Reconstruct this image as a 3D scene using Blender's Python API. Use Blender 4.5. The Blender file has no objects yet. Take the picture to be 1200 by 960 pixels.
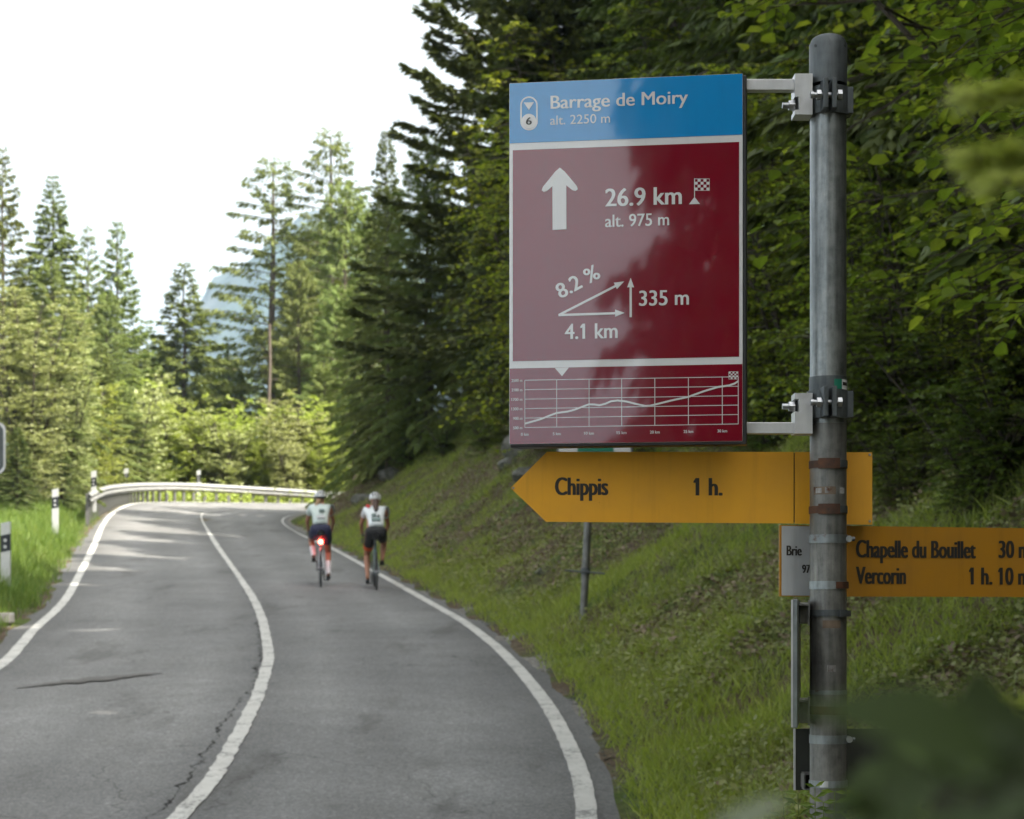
import bpy, bmesh, math, random
import numpy as np
from mathutils import Vector, Matrix

SC = bpy.context.scene
COL = SC.collection
R = math.radians
PI = math.pi
# ------------------------------------------------------------------ camera
EYE = 2.33
FPX = 2333.3            # focal length in photograph pixels (1200 wide)
HOR = 720.0             # horizon row
cam_d = bpy.data.cameras.new('camera')
cam = bpy.data.objects.new('camera', cam_d)
COL.objects.link(cam)
cam.location = (0, 0, EYE)
cam.rotation_euler = (R(90), 0, 0)
cam_d.sensor_width = 36
cam_d.lens = FPX * 36 / 1200
cam_d.shift_y = (HOR - 480) / 1200
cam_d.clip_start = 0.05
cam_d.clip_end = 20000
cam_d.dof.use_dof = True
cam_d.dof.focus_distance = 3.3
cam_d.dof.aperture_fstop = 14.0
SC.camera = cam
# ------------------------------------------------------------------ light
SUN_EL, SUN_AZ = R(49), R(126)        # azimuth clockwise from +Y (view direction)
w = bpy.data.worlds.new('World'); SC.world = w; w.use_nodes = True
nt = w.node_tree; nt.nodes.clear()
sky = nt.nodes.new('ShaderNodeTexSky'); sky.sky_type = 'NISHITA'; sky.sun_disc = False
sky.sun_elevation = SUN_EL; sky.sun_rotation = SUN_AZ
sky.air_density = 1.0; sky.dust_density = 6.0; sky.ozone_density = 1.0
hsv = nt.nodes.new('ShaderNodeHueSaturation'); hsv.inputs['Saturation'].default_value = 0.12
bg = nt.nodes.new('ShaderNodeBackground'); bg.inputs['Strength'].default_value = 0.15
out = nt.nodes.new('ShaderNodeOutputWorld')
nt.links.new(sky.outputs[0], hsv.inputs['Color']); tint = nt.nodes.new('ShaderNodeMix'); tint.data_type = 'RGBA'; tint.blend_type = 'MULTIPLY'; tint.inputs[0].default_value = 1.0; tint.inputs[7].default_value = (1.0, 0.985, 0.93, 1)
nt.links.new(hsv.outputs[0], tint.inputs[6]); nt.links.new(tint.outputs[2], bg.inputs[0]); nt.links.new(bg.outputs[0], out.inputs[0])
sl = bpy.data.lights.new('sun', 'SUN'); sl.energy = 4.6; sl.angle = R(0.6); sl.color = (1.0, 0.93, 0.80)
so = bpy.data.objects.new('sun', sl); COL.objects.link(so)
sv = Vector((math.sin(SUN_AZ) * math.cos(SUN_EL), math.cos(SUN_AZ) * math.cos(SUN_EL), math.sin(SUN_EL)))
so.rotation_euler = sv.to_track_quat('Z', 'Y').to_euler(); so.location = sv * 60
SC.view_settings.view_transform = 'Standard'; SC.view_settings.look = 'None'
SC.view_settings.exposure = 1.6; SC.view_settings.gamma = 1.0
SC.view_settings.use_curve_mapping = False
SC.render.engine = 'CYCLES'
cy = SC.cycles
cy.use_denoising = True
try: cy.denoiser = 'OPENIMAGEDENOISE'; cy.denoising_input_passes = 'RGB_ALBEDO_NORMAL'
except Exception: pass
cy.max_bounces = 6; cy.diffuse_bounces = 3; cy.glossy_bounces = 3; cy.transmission_bounces = 4
cy.volume_bounces = 0; cy.transparent_max_bounces = 4
cy.sample_clamp_indirect = 6.0
cy.use_adaptive_sampling = True; cy.adaptive_threshold = 0.015

def P(px, py, Y):
    """the point of the place that lies at depth Y behind picture position px, py"""
    return Vector(((px - 600) * Y / FPX, Y, EYE + (HOR - py) * Y / FPX))

# ------------------------------------------------------------------ materials
MATS = {}
class NB:
    def __init__(s, name):
        s.m = bpy.data.materials.new(name); s.m.use_nodes = True
        s.t = s.m.node_tree; s.t.nodes.clear()
        s.out = s.t.nodes.new('ShaderNodeOutputMaterial'); MATS[name] = s.m
    def n(s, typ, **kw):
        nd = s.t.nodes.new('ShaderNode' + typ)
        for k, v in kw.items():
            if k in nd.inputs.keys(): s.set(nd.inputs[k], v)
            else: setattr(nd, k, v)
        return nd
    def set(s, inp, v):
        if isinstance(v, bpy.types.NodeSocket): s.t.links.new(v, inp)
        else:
            if hasattr(inp.default_value, '__len__') and not hasattr(v, '__len__'): v = (v,) * 3
            if hasattr(v, '__len__') and len(v) == 3 and len(inp.default_value) == 4: v = (*v, 1)
            inp.default_value = v
    def pos(s, scale=(1, 1, 1)):
        g = s.n('NewGeometry'); mp = s.n('Mapping'); s.set(mp.inputs['Vector'], g.outputs['Position']); mp.inputs['Scale'].default_value = scale
        return mp.outputs[0]
    def loc(s, scale=(1, 1, 1)):
        g = s.n('TexCoord'); mp = s.n('Mapping'); s.set(mp.inputs['Vector'], g.outputs['Object']); mp.inputs['Scale'].default_value = scale
        return mp.outputs[0]
    def noise(s, vec, scale, detail=4, rough=0.55, dist=0.0):
        t = s.n('TexNoise'); s.set(t.inputs['Vector'], vec); t.inputs['Scale'].default_value = scale
        t.inputs['Detail'].default_value = detail; t.inputs['Roughness'].default_value = rough; t.inputs['Distortion'].default_value = dist
        return t.outputs['Fac']
    def ramp(s, fac, stops, interp='LINEAR'):
        r = s.n('ValToRGB'); s.set(r.inputs[0], fac); cr = r.color_ramp; cr.interpolation = interp
        while len(cr.elements) < len(stops): cr.elements.new(0.5)
        for e, (p, c) in zip(cr.elements, stops):
            e.position = p; e.color = (*c, 1) if hasattr(c, '__len__') else (c, c, c, 1)
        return r.outputs[0]
    def mix(s, fac, a, b, typ='MIX'):
        m = s.n('Mix'); m.data_type = 'RGBA'; m.blend_type = typ
        s.set(m.inputs[0], fac); s.set(m.inputs[6], a); s.set(m.inputs[7], b)
        return m.outputs[2]
    def math(s, op, a, b=0.0):
        m = s.n('Math'); m.operation = op; s.set(m.inputs[0], a); s.set(m.inputs[1], b); return m.outputs[0]
    def bump(s, h, strength, dist=0.01):
        b = s.n('Bump'); s.set(b.inputs['Height'], h); b.inputs['Strength'].default_value = strength; b.inputs['Distance'].default_value = dist
        return b.outputs[0]
    def pbr(s, color, rough=0.6, metal=0.0, normal=None, spec=0.5, coat=0.0, coat_rough=0.1, emis=None, estr=0.0):
        p = s.n('BsdfPrincipled'); s.set(p.inputs['Base Color'], color); s.set(p.inputs['Roughness'], rough); s.set(p.inputs['Metallic'], metal)
        s.set(p.inputs['Specular IOR Level'], spec); s.set(p.inputs['Coat Weight'], coat); s.set(p.inputs['Coat Roughness'], coat_rough); p.inputs['Coat IOR'].default_value = 1.7
        if normal is not None: s.set(p.inputs['Normal'], normal)
        if emis is not None: s.set(p.inputs['Emission Color'], emis); p.inputs['Emission Strength'].default_value = estr
        s.t.links.new(p.outputs[0], s.out.inputs[0]); return s.m

def plain(name, col, rough=0.6, metal=0.0, var=0.12, scale=30, **kw):
    b = NB(name); nz = b.noise(b.loc(), scale, 4)
    c = b.mix(nz, tuple(x * (1 - var) for x in col), tuple(min(1, x * (1 + var)) for x in col))
    return b.pbr(c, rough, metal, b.bump(nz, 0.08, 0.002), **kw)

def leaf_mat(name, ca, cb, cc, trans=0.35, tcol=1.5, rough=0.45):
    """foliage: colour differs leaf by leaf, in broad clumps and from plant to plant; leaves let light through"""
    b = NB(name); g = b.n('NewGeometry'); oi = b.n('ObjectInfo')
    base = b.ramp(g.outputs['Random Per Island'], [(0.0, ca), (0.5, cb), (1.0, cc)])
    nz = b.noise(b.pos(), 0.9, 3)
    base = b.mix(b.ramp(nz, [(0.35, 0.0), (0.7, 1.0)]), base, b.mix(0.5, base, cb))
    hs = b.n('HueSaturation'); b.set(hs.inputs['Color'], base)
    b.set(hs.inputs['Hue'], b.math('ADD', b.math('MULTIPLY', oi.outputs['Random'], 0.03), 0.485))
    b.set(hs.inputs['Value'], b.math('ADD', b.math('MULTIPLY', oi.outputs['Random'], 0.3), 0.85))
    col = hs.outputs[0]
    d = b.n('BsdfPrincipled'); b.set(d.inputs['Base Color'], col); d.inputs['Roughness'].default_value = rough; d.inputs['Specular IOR Level'].default_value = 0.3
    tr = b.n('BsdfTranslucent'); b.set(tr.inputs['Color'], b.mix(1.0, col, (tcol, tcol * 1.05, tcol * 0.55), 'MULTIPLY'))
    mx = b.n('MixShader'); mx.inputs[0].default_value = trans
    b.t.links.new(d.outputs[0], mx.inputs[1]); b.t.links.new(tr.outputs[0], mx.inputs[2]); b.t.links.new(mx.outputs[0], b.out.inputs[0])
    return b.m

# foliage
leaf_mat('spruce_needles', (0.055, 0.08, 0.025), (0.10, 0.135, 0.038), (0.16, 0.20, 0.06), 0.25, 1.3, 0.6)
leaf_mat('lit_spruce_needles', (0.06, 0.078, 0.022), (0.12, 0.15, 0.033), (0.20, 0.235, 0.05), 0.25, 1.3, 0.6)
leaf_mat('larch_needles', (0.10, 0.13, 0.036), (0.155, 0.195, 0.05), (0.22, 0.26, 0.075), 0.3, 1.3, 0.6)
leaf_mat('pine_needles', (0.07, 0.092, 0.03), (0.115, 0.145, 0.044), (0.17, 0.195, 0.065), 0.15, 1.2, 0.6)
leaf_mat('bush_leaves', (0.21, 0.26, 0.05), (0.31, 0.36, 0.08), (0.42, 0.45, 0.15), 0.4, 1.3, 0.5)
leaf_mat('pale_leaves', (0.24, 0.265, 0.11), (0.37, 0.40, 0.18), (0.50, 0.52, 0.31), 0.3, 1.2, 0.5)
leaf_mat('hazel_leaves', (0.055, 0.082, 0.013), (0.13, 0.17, 0.022), (0.31, 0.335, 0.048), 0.5, 1.6, 0.4)
leaf_mat('shrub_leaves', (0.06, 0.095, 0.02), (0.10, 0.15, 0.028), (0.16, 0.21, 0.045), 0.35, 1.5, 0.45)
leaf_mat('dark_leaves', (0.014, 0.022, 0.005), (0.024, 0.038, 0.008), (0.036, 0.056, 0.012), 0.2, 1.3, 0.75)
leaf_mat('pale_underside_leaf', (0.13, 0.15, 0.10), (0.16, 0.18, 0.12), (0.19, 0.21, 0.14), 0.3, 1.0, 0.5)
leaf_mat('grass_blades', (0.155, 0.20, 0.032), (0.24, 0.285, 0.05), (0.36, 0.38, 0.10), 0.4, 1.4, 0.5)
leaf_mat('verge_blades', (0.075, 0.125, 0.02), (0.12, 0.18, 0.03), (0.22, 0.26, 0.06), 0.35, 1.4, 0.5)
leaf_mat('bank_herbs', (0.12, 0.15, 0.038), (0.20, 0.225, 0.068), (0.32, 0.33, 0.14), 0.3, 1.3, 0.5)
leaf_mat('dry_litter', (0.10, 0.075, 0.048), (0.19, 0.145, 0.095), (0.32, 0.26, 0.18), 0.1, 1.0, 0.8)

def bark(name, a, c, sc=6):
    b = NB(name); nz = b.noise(b.loc((1, 1, 0.25)), sc * 3, 6, 0.65)
    return b.pbr(b.ramp(nz, [(0.3, a), (0.7, c)]), 0.9, 0, b.bump(nz, 0.6, 0.02))
bark('spruce_bark', (0.05, 0.038, 0.03), (0.13, 0.10, 0.08))
bark('twig_bark', (0.03, 0.024, 0.018), (0.075, 0.06, 0.045), 10)
bark('dead_wood', (0.12, 0.10, 0.08), (0.30, 0.27, 0.23), 10)
bark('mossy_bark', (0.05, 0.055, 0.035), (0.20, 0.19, 0.16), 2)

# asphalt
def asphalt():
    b = NB('asphalt'); p = b.pos()
    big = b.noise(p, 0.35, 4); mid = b.noise(p, 2.2, 5, 0.6); fine = b.noise(p, 55, 3, 0.7)
    streak = b.noise(b.pos((1.1, 0.16, 0.2)), 1.2, 4, 0.6)
    c = b.ramp(big, [(0.3, (0.128, 0.128, 0.128)), (0.7, (0.185, 0.185, 0.184))])
    c = b.mix(b.ramp(mid, [(0.35, 0.0), (0.75, 0.45)]), c, (0.095, 0.093, 0.09))
    c = b.mix(b.ramp(streak, [(0.5, 0.0), (0.8, 0.4)]), c, (0.20, 0.197, 0.19))
    fine2 = b.noise(p, 22, 4, 0.75)
    sp = b.mix(1.0, b.ramp(fine, [(0.3, 0.55), (0.5, 1.0), (0.72, 1.7)]), b.ramp(fine2, [(0.3, 0.72), (0.5, 1.0), (0.7, 1.35)]), 'MULTIPLY')
    c = b.mix(1.0, c, sp, 'MULTIPLY')
    at = b.n('Attribute'); at.attribute_name = 'across'
    trk = b.ramp(b.math('ADD', at.outputs['Fac'], b.math('MULTIPLY', b.math('SUBTRACT', b.noise(b.pos(), .3, 2), .5), .06)), [(0.0, .72), (0.07, .92), (0.17, 1.12), (0.27, .93), (0.40, 1.13), (0.49, .86), (0.53, .88), (0.62, 1.14), (0.73, .95), (0.84, 1.13), (0.93, .93), (1.0, .74)])
    c = b.mix(1.0, c, trk, 'MULTIPLY')
    stain = b.ramp(b.noise(b.pos((1.6, .35, 1)), .9, 5, .65), [(0.56, 0.0), (0.66, 0.55)])
    c = b.mix(stain, c, (0.065, 0.062, 0.058))
    vo = b.n('TexVoronoi'); vo.feature = 'DISTANCE_TO_EDGE'; vo.inputs['Scale'].default_value = 0.55; vo.inputs['Randomness'].default_value = 1
    wv = b.n('VectorMath'); wv.operation = 'ADD'; b.set(wv.inputs[0], p)
    nn = b.n('TexNoise'); b.set(nn.inputs['Vector'], p); nn.inputs['Scale'].default_value = 3.0; nn.inputs['Detail'].default_value = 5
    sc = b.n('VectorMath'); sc.operation = 'SCALE'; b.set(sc.inputs[0], nn.outputs['Color']); sc.inputs['Scale'].default_value = 0.5
    b.set(wv.inputs[1], sc.outputs[0]); b.set(vo.inputs['Vector'], wv.outputs[0])
    crack = b.ramp(vo.outputs['Distance'], [(0.0, 1.0), (0.008, 0.0)])
    gate = b.ramp(b.noise(p, 0.45, 2), [(0.54, 0.0), (0.6, 0.75)])
    c = b.mix(b.math('MULTIPLY', crack, gate), c, (0.04, 0.038, 0.036))
    h = b.math('ADD', b.math('MULTIPLY', fine, 0.6), b.math('MULTIPLY', mid, 0.4))
    b.pbr(c, 0.85, 0, b.bump(h, 0.5, 0.006), 0.35)
asphalt()
def paint():
    b = NB('road_paint'); p = b.pos()
    wear = b.ramp(b.math('ADD', b.math('MULTIPLY', b.noise(p, 26, 4, 0.7), 0.55), b.math('MULTIPLY', b.noise(p, 3.0, 4), 0.45)), [(0.40, 0.9), (0.475, 0.0)])
    c = b.mix(b.noise(p, 4, 4), (0.36, 0.355, 0.335), (0.62, 0.61, 0.58))
    c = b.mix(wear, c, (0.16, 0.157, 0.152))
    b.pbr(c, 0.7, 0, b.bump(b.noise(p, 55, 3), 0.3, 0.004), 0.35)
paint()
def mottled(name, stops, sc, rough, bs=0.6, bd=0.03, detail=7):
    b = NB(name); p = b.pos(); nz = b.noise(p, sc, detail, 0.62)
    b.pbr(b.ramp(nz, stops), rough, 0, b.bump(nz, bs, bd), 0.2)
mottled('tar_patch', [(0.3, (0.105, 0.10, 0.095)), (0.7, (0.16, 0.156, 0.15))], 20, 0.9)
mottled('crack_fill', [(0.3, (0.02, 0.02, 0.02)), (0.7, (0.05, 0.048, 0.045))], 20, 0.9)
mottled('verge_gravel', [(0.25, (0.07, 0.065, 0.055)), (0.5, (0.17, 0.16, 0.145)), (0.75, (0.30, 0.29, 0.27))], 14, 0.95)
mottled('rock', [(0.25, (0.03, 0.032, 0.022)), (0.5, (0.10, 0.10, 0.085)), (0.75, (0.24, 0.235, 0.22))], 5, 0.9)
mottled('concrete', [(0.25, (0.12, 0.118, 0.11)), (0.75, (0.24, 0.235, 0.225))], 6, 0.9)
mottled('mountain_rock', [(0.3, (0.03, 0.05, 0.04)), (0.5, (0.05, 0.065, 0.06)), (0.7, (0.13, 0.14, 0.14))], 0.01, 0.95, 0.2, 1)
def soil():
    b = NB('soil'); p = b.pos()
    n1 = b.noise(p, 0.8, 5, 0.6, 0.4); n2 = b.noise(p, 7, 6, 0.7); n3 = b.noise(p, 40, 4, 0.7)
    brown = b.ramp(n2, [(0.25, (0.05, 0.037, 0.024)), (0.5, (0.12, 0.09, 0.06)), (0.75, (0.22, 0.18, 0.13))])
    green = b.ramp(n2, [(0.25, (0.035, 0.055, 0.014)), (0.5, (0.08, 0.115, 0.026)), (0.75, (0.15, 0.18, 0.06))])
    c = b.mix(b.ramp(n1, [(0.38, 0.0), (0.54, 1.0)]), green, brown)
    c = b.mix(1.0, c, b.ramp(n3, [(0.3, 0.6), (0.7, 1.35)]), 'MULTIPLY')
    b.pbr(c, 0.95, 0, b.bump(b.math('ADD', n2, n3), 0.8, 0.06), 0.1)
soil()
# metal and signs
def galv(name, a, c, metal=0.55, rough=0.42, rust=0.0, sc=1.0):
    b = NB(name); p = b.loc(); pv = b.loc((1, 1, 0.12))
    n1 = b.noise(p, 60 * sc, 6, 0.65); n2 = b.noise(pv, 95 * sc, 4, 0.6); n3 = b.noise(p, 9 * sc, 4)
    f = b.math('ADD', b.math('MULTIPLY', n1, 0.45), b.math('MULTIPLY', n2, 0.55))
    col = b.ramp(f, [(0.32, a), (0.66, c)])
    col = b.mix(b.ramp(n3, [(0.4, 0.0), (0.75, 0.5)]), col, tuple(x * 0.55 for x in a))
    if rust:
        rz = b.ramp(b.math('ADD', b.math('MULTIPLY', n3, 0.6), b.math('MULTIPLY', n1, 0.4)), [(0.62 - rust, 0.0), (0.68 - rust, 1.0)])
        col = b.mix(rz, col, b.ramp(n1, [(0.3, (0.02, 0.010, 0.006)), (0.7, (0.10, 0.038, 0.016))]))
        mt = b.math('MULTIPLY', b.math('SUBTRACT', 1.0, rz), metal)
    else: mt = metal
    b.pbr(col, b.ramp(n1, [(0.3, rough - 0.06), (0.7, rough + 0.14)]), mt, b.bump(n1, 0.25, 0.0008))
galv('galvanised_steel', (0.12, 0.132, 0.135), (0.36, 0.375, 0.375), 0.8, 0.36, -0.03)
galv('weathered_steel', (0.085, 0.086, 0.082), (0.27, 0.265, 0.25), 0.6, 0.45, 0.0)
galv('dark_steel', (0.055, 0.063, 0.07), (0.13, 0.145, 0.15), 0.5, 0.5)
galv('band_steel', (0.16, 0.18, 0.19), (0.34, 0.37, 0.38), 0.7, 0.4, 0.04)
galv('rusty_steel', (0.06, 0.04, 0.03), (0.12, 0.08, 0.06), 0.2, 0.7, 0.3)
galv('rust_stain', (0.14, 0.10, 0.07), (0.20, 0.15, 0.11), 0.2, 0.7, 0.12, 2.5)
galv('sticker_scraps', (0.10, 0.09, 0.08), (0.42, 0.42, 0.42), 0.1, 0.7, 0.06, 3)
galv('aluminium', (0.52, 0.52, 0.53), (0.66, 0.66, 0.68), 0.6, 0.38, 0, 0.6)
galv('bolt_steel', (0.28, 0.29, 0.31), (0.5, 0.52, 0.55), 0.9, 0.35)
galv('rail_steel', (0.26, 0.26, 0.255), (0.42, 0.42, 0.41), 0.35, 0.5)
def signpaint(name, col, rough=0.06, coat=1.0, dirt=0.25):
    b = NB(name); p = b.loc(); nz = b.noise(p, 14, 5, 0.6); nv = b.noise(b.loc((1, 1, 0.1)), 40, 3)
    c = b.mix(b.ramp(nz, [(0.35, 0.0), (0.8, dirt)]), col, tuple(x * 0.72 + 0.02 for x in col))
    c = b.mix(b.math('MULTIPLY', b.ramp(b.noise(b.loc((1, 1, 0.07)), 55, 4, .7), [(0.52, 0.0), (0.75, 0.6)]), dirt), c, tuple(x * 0.5 + 0.01 for x in col))
    sp = b.n('TexVoronoi'); sp.inputs['Scale'].default_value = 42; b.set(sp.inputs['Vector'], p)
    c = b.mix(b.math('MULTIPLY', b.ramp(sp.outputs['Distance'], [(0.045, 1.0), (0.07, 0.0)]), b.ramp(b.noise(p, 11, 2), [(0.60, 0.0), (0.64, 0.45)])), c, tuple(x * 0.45 for x in col))
    b.pbr(c, b.ramp(nz, [(0.3, rough), (0.8, rough + 0.08)]), 0, b.bump(nv, 0.02, 0.001), 0.4, coat, 0.025)
signpaint('sign_blue', (0.006, 0.215, 0.52)); signpaint('sign_red', (0.165, 0.002, 0.014)); signpaint('sign_white', (0.60, 0.60, 0.61), dirt=0.15)
signpaint('sign_yellow', (0.72, 0.345, 0.020), 0.4, 0.0, 0.4); signpaint('sign_yellow_shaded', (0.38, 0.175, 0.010), 0.4, 0.0, 0.5)  # second yellow is the same paint with the lower sign's shade put into it
signpaint('sign_grey', (0.42, 0.43, 0.44), 0.4, 0.0, 0.5); signpaint('sign_green', (0.012, 0.16, 0.10), 0.4, 0.0)
plain('sign_back', (0.035, 0.038, 0.032), 0.5, 0.3, 0.25, 12); plain('black_frame', (0.012, 0.012, 0.013), 0.4)
plain('letter_black', (0.022, 0.018, 0.014), 0.5); plain('reflector_black', (0.012, 0.014, 0.02), 0.35); plain('post_white', (0.46, 0.47, 0.47), 0.5, 0, 0.15, 12)
plain('reflector_glass', (0.5, 0.5, 0.5), 0.15)
# riders
plain('skin', (0.36, 0.17, 0.105), 0.55); plain('white_jersey', (0.66, 0.70, 0.72), 0.8, 0, 0.1); plain('pale_grey_jersey', (0.50, 0.57, 0.55), 0.8, 0, 0.12)
plain('navy_shorts', (0.022, 0.024, 0.06), 0.7); plain('black_shorts', (0.012, 0.012, 0.014), 0.65); plain('white_sock', (0.66, 0.67, 0.70), 0.85); plain('black_shoe', (0.012, 0.012, 0.013), 0.4)
plain('helmet_white', (0.68, 0.70, 0.71), 0.3); plain('helmet_black', (0.02, 0.02, 0.022), 0.4); plain('brown_hair', (0.06, 0.03, 0.018), 0.6); plain('blond_hair', (0.30, 0.19, 0.10), 0.6)
plain('orange_trim', (0.6, 0.09, 0.02), 0.6); plain('red_trim', (0.5, 0.03, 0.03), 0.7); plain('tyre_rubber', (0.018, 0.018, 0.018), 0.8); plain('carbon_frame', (0.03, 0.032, 0.036), 0.3); plain('silver_frame', (0.25, 0.26, 0.28), 0.3, 0.5)
plain('rim_black', (0.03, 0.03, 0.03), 0.35, 0.3); plain('green_frame', (0.10, 0.16, 0.15), 0.3)
NB('tail_light_glow').pbr((0.9, 0.05, 0.03), 0.3, emis=(1.0, 0.05, 0.03), estr=20.0)

# ------------------------------------------------------------------ helpers
def tag(o, label=None, cat=None, group=None, kind=None):
    if label: o['label'] = label
    if cat: o['category'] = cat
    if group: o['group'] = group
    if kind: o['kind'] = kind
    return o
def link(name, me, parent=None, mat=None):
    o = bpy.data.objects.new(name, me); COL.objects.link(o)
    if mat:
        me.materials.clear()
        for m in (mat if isinstance(mat, (list, tuple)) else [mat]): me.materials.append(MATS[m])
    if parent: o.parent = parent
    return o
def empty(name, loc, label, cat, group=None, rz=0.0):
    o = bpy.data.objects.new(name, None); COL.objects.link(o); o.location = loc; o.rotation_euler = (0, 0, rz)
    o.empty_display_size = 0.1
    return tag(o, label, cat, group)
def copy_tree(src, loc, rz=0.0, label=None, group=None, sc=None):
    r = src.copy(); COL.objects.link(r); r.location = loc; r.rotation_euler = (0, 0, rz)
    if sc is not None: r.scale = sc if hasattr(sc, '__len__') else (sc,) * 3
    if label: r['label'] = label
    if group: r['group'] = group
    for ch in list(src.children):
        c = ch.copy(); COL.objects.link(c); c.parent = r
        for g in list(ch.children):
            d = g.copy(); COL.objects.link(d); d.parent = c
    return r
def fast_mesh(name, V, F, smooth=False, mi=None):
    """V (n,3); F list of (m,k) arrays"""
    me = bpy.data.meshes.new(name); V = np.ascontiguousarray(V, dtype=np.float32)
    me.vertices.add(len(V)); me.vertices.foreach_set('co', V.ravel())
    if not isinstance(F, list): F = [F]
    loops = np.concatenate([f.ravel() for f in F]).astype(np.int32)
    cnt = np.concatenate([np.full(len(f), f.shape[1]) for f in F]).astype(np.int32)
    start = np.concatenate([[0], np.cumsum(cnt)[:-1]]).astype(np.int32)
    me.loops.add(len(loops)); me.loops.foreach_set('vertex_index', loops)
    me.polygons.add(len(cnt)); me.polygons.foreach_set('loop_start', start)
    if mi is not None: me.polygons.foreach_set('material_index', np.asarray(mi, dtype=np.int32))
    me.polygons.foreach_set('use_smooth', np.full(len(cnt), smooth))
    me.update(calc_edges=True)
    return me
def norm(a): return a / np.maximum(np.linalg.norm(a, axis=-1, keepdims=True), 1e-9)
def scatter(bv, bf, pos, d, n, s, sx=None):
    """copies of a little base shape (x across, y along, z up) at pos, along d, facing n"""
    d = norm(d); x = norm(np.cross(d, n)); z = np.cross(x, d)
    s = np.broadcast_to(np.asarray(s, dtype=float), (len(pos),)); sx = s if sx is None else sx
    v = (bv[None, :, 0:1] * x[:, None] * sx[:, None, None] + bv[None, :, 1:2] * d[:, None] * s[:, None, None] + bv[None, :, 2:3] * z[:, None] * s[:, None, None]) + pos[:, None]
    k = len(bv); f = bf[None] + (np.arange(len(pos)) * k)[:, None, None]
    return v.reshape(-1, 3), f.reshape(-1, bf.shape[1])
LEAF6 = (np.array([[0, 0, 0], [-.37, .26, .10], [.37, .26, .10], [-.36, .68, .09], [.36, .68, .09], [0, 1, -.10], [0, .5, 0]], float),
         np.array([[0, 2, 6, 1], [1, 6, 5, 3], [6, 2, 4, 5]]))
LEAF2 = (np.array([[0, 0, 0], [-.34, .5, .07], [.34, .5, .07], [0, 1, 0]], float), np.array([[0, 2, 3, 1]]))
SPRAY = (np.array([[0, 0, 0], [-.17, .42, -.03], [0, 1, 0], [.17, .42, -.03]], float), np.array([[0, 3, 2, 1]]))
NEEDLE = (np.array([[-.5, 0, 0], [.5, 0, 0], [.4, .6, .05], [0, 1, 0]], float), np.array([[0, 1, 2, 3]]))
BLADE = (np.array([[-.5, 0, 0], [.5, 0, 0], [.36, .55, .12], [-.36, .55, .12], [0, 1, .42]], float), None)
def tube(pts, rad, sides=8, cap=True):
    """tapered tube; returns verts, quads"""
    pts = np.asarray(pts, float); n = len(pts); rad = np.broadcast_to(rad, (n,))
    t = norm(np.gradient(pts, axis=0)); ref = np.array([0, 0, 1.0]) if abs(t[:, 2]).mean() < .8 else np.array([1.0, 0, 0])
    a = norm(np.cross(t, ref)); b = np.cross(t, a); an = np.linspace(0, 2 * PI, sides, endpoint=False)
    V = pts[:, None] + rad[:, None, None] * (np.cos(an)[None, :, None] * a[:, None] + np.sin(an)[None, :, None] * b[:, None])
    i = np.arange(n - 1)[:, None] * sides; j = np.arange(sides)[None]; j2 = (j + 1) % sides
    F = np.stack([i + j, i + j2, i + sides + j2, i + sides + j], -1).reshape(-1, 4)
    V = V.reshape(-1, 3)
    return V, F
class MB:
    """collects parts into one mesh"""
    def __init__(s): s.V = []; s.F = []; s.n = 0; s.mi = []
    def add(s, V, F, mi=0):
        F = np.asarray(F); s.V.append(np.asarray(V, float)); s.F.append(F + s.n); s.mi.append(np.full(len(F), mi)); s.n += len(V)
    def tube(s, pts, rad, sides=8, mi=0, cap=True):
        V, F = tube(pts, rad, sides); s.add(V, F, mi)
        if cap:
            for k in (0, len(pts) - 1):
                ring = V[k * sides:(k + 1) * sides]; c = ring.mean(0)
                ff = [[j, (j + 1) % sides, sides] for j in range(sides)]
                if k == 0: ff = [f[::-1] for f in ff]
                s.add(np.vstack([ring, c]), np.array(ff), mi)
    def box(s, c, size, rot=None, mi=0, bev=0.0):
        bm = bmesh.new(); bmesh.ops.create_cube(bm, size=1.0)
        for v in bm.verts: v.co = Vector((v.co.x * size[0], v.co.y * size[1], v.co.z * size[2]))
        if bev: bmesh.ops.bevel(bm, geom=bm.edges[:], offset=bev, segments=2, affect='EDGES', profile=0.5)
        M = (Matrix.Translation(Vector(c)) @ (rot.to_4x4() if rot is not None else Matrix.Identity(4)))
        bm.transform(M); s.bm(bm, mi); bm.free()
    def bm(s, bm, mi=0):
        bm.verts.index_update(); V = np.array([v.co[:] for v in bm.verts])
        by = {}
        for f in bm.faces: by.setdefault(len(f.verts), []).append([v.index for v in f.verts])
        base = s.n; s.V.append(V); s.n += len(V)
        for k, fs in by.items(): s.F.append(np.array(fs) + base); s.mi.append(np.full(len(fs), mi))
    def prism(s, poly, y0, y1, mi=0):
        """outline in x,z extruded along y (y0 front)"""
        n = len(poly); bm = bmesh.new()
        a = [bm.verts.new((x, y0, z)) for x, z in poly]; b = [bm.verts.new((x, y1, z)) for x, z in poly]
        bm.faces.new(a); bm.faces.new(b[::-1])
        for i in range(n): bm.faces.new((a[(i + 1) % n], a[i], b[i], b[(i + 1) % n]))
        bmesh.ops.recalc_face_normals(bm, faces=bm.faces[:]); s.bm(bm, mi); bm.free()
    def build(s, name, mat, parent=None, smooth=False):
        V = np.vstack(s.V); me = fast_mesh(name, V, s.F, smooth, np.concatenate(s.mi))
        o = link(name, me, parent, mat)
        if smooth:
            try: me.set_sharp_from_angle(angle=R(40))
            except Exception: pass
        return o
# ------------------------------------------------------------------ the road and the ground
def pz(px, py, Y): p = P(px, py, Y); return (p.x, p.y, p.z)
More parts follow.
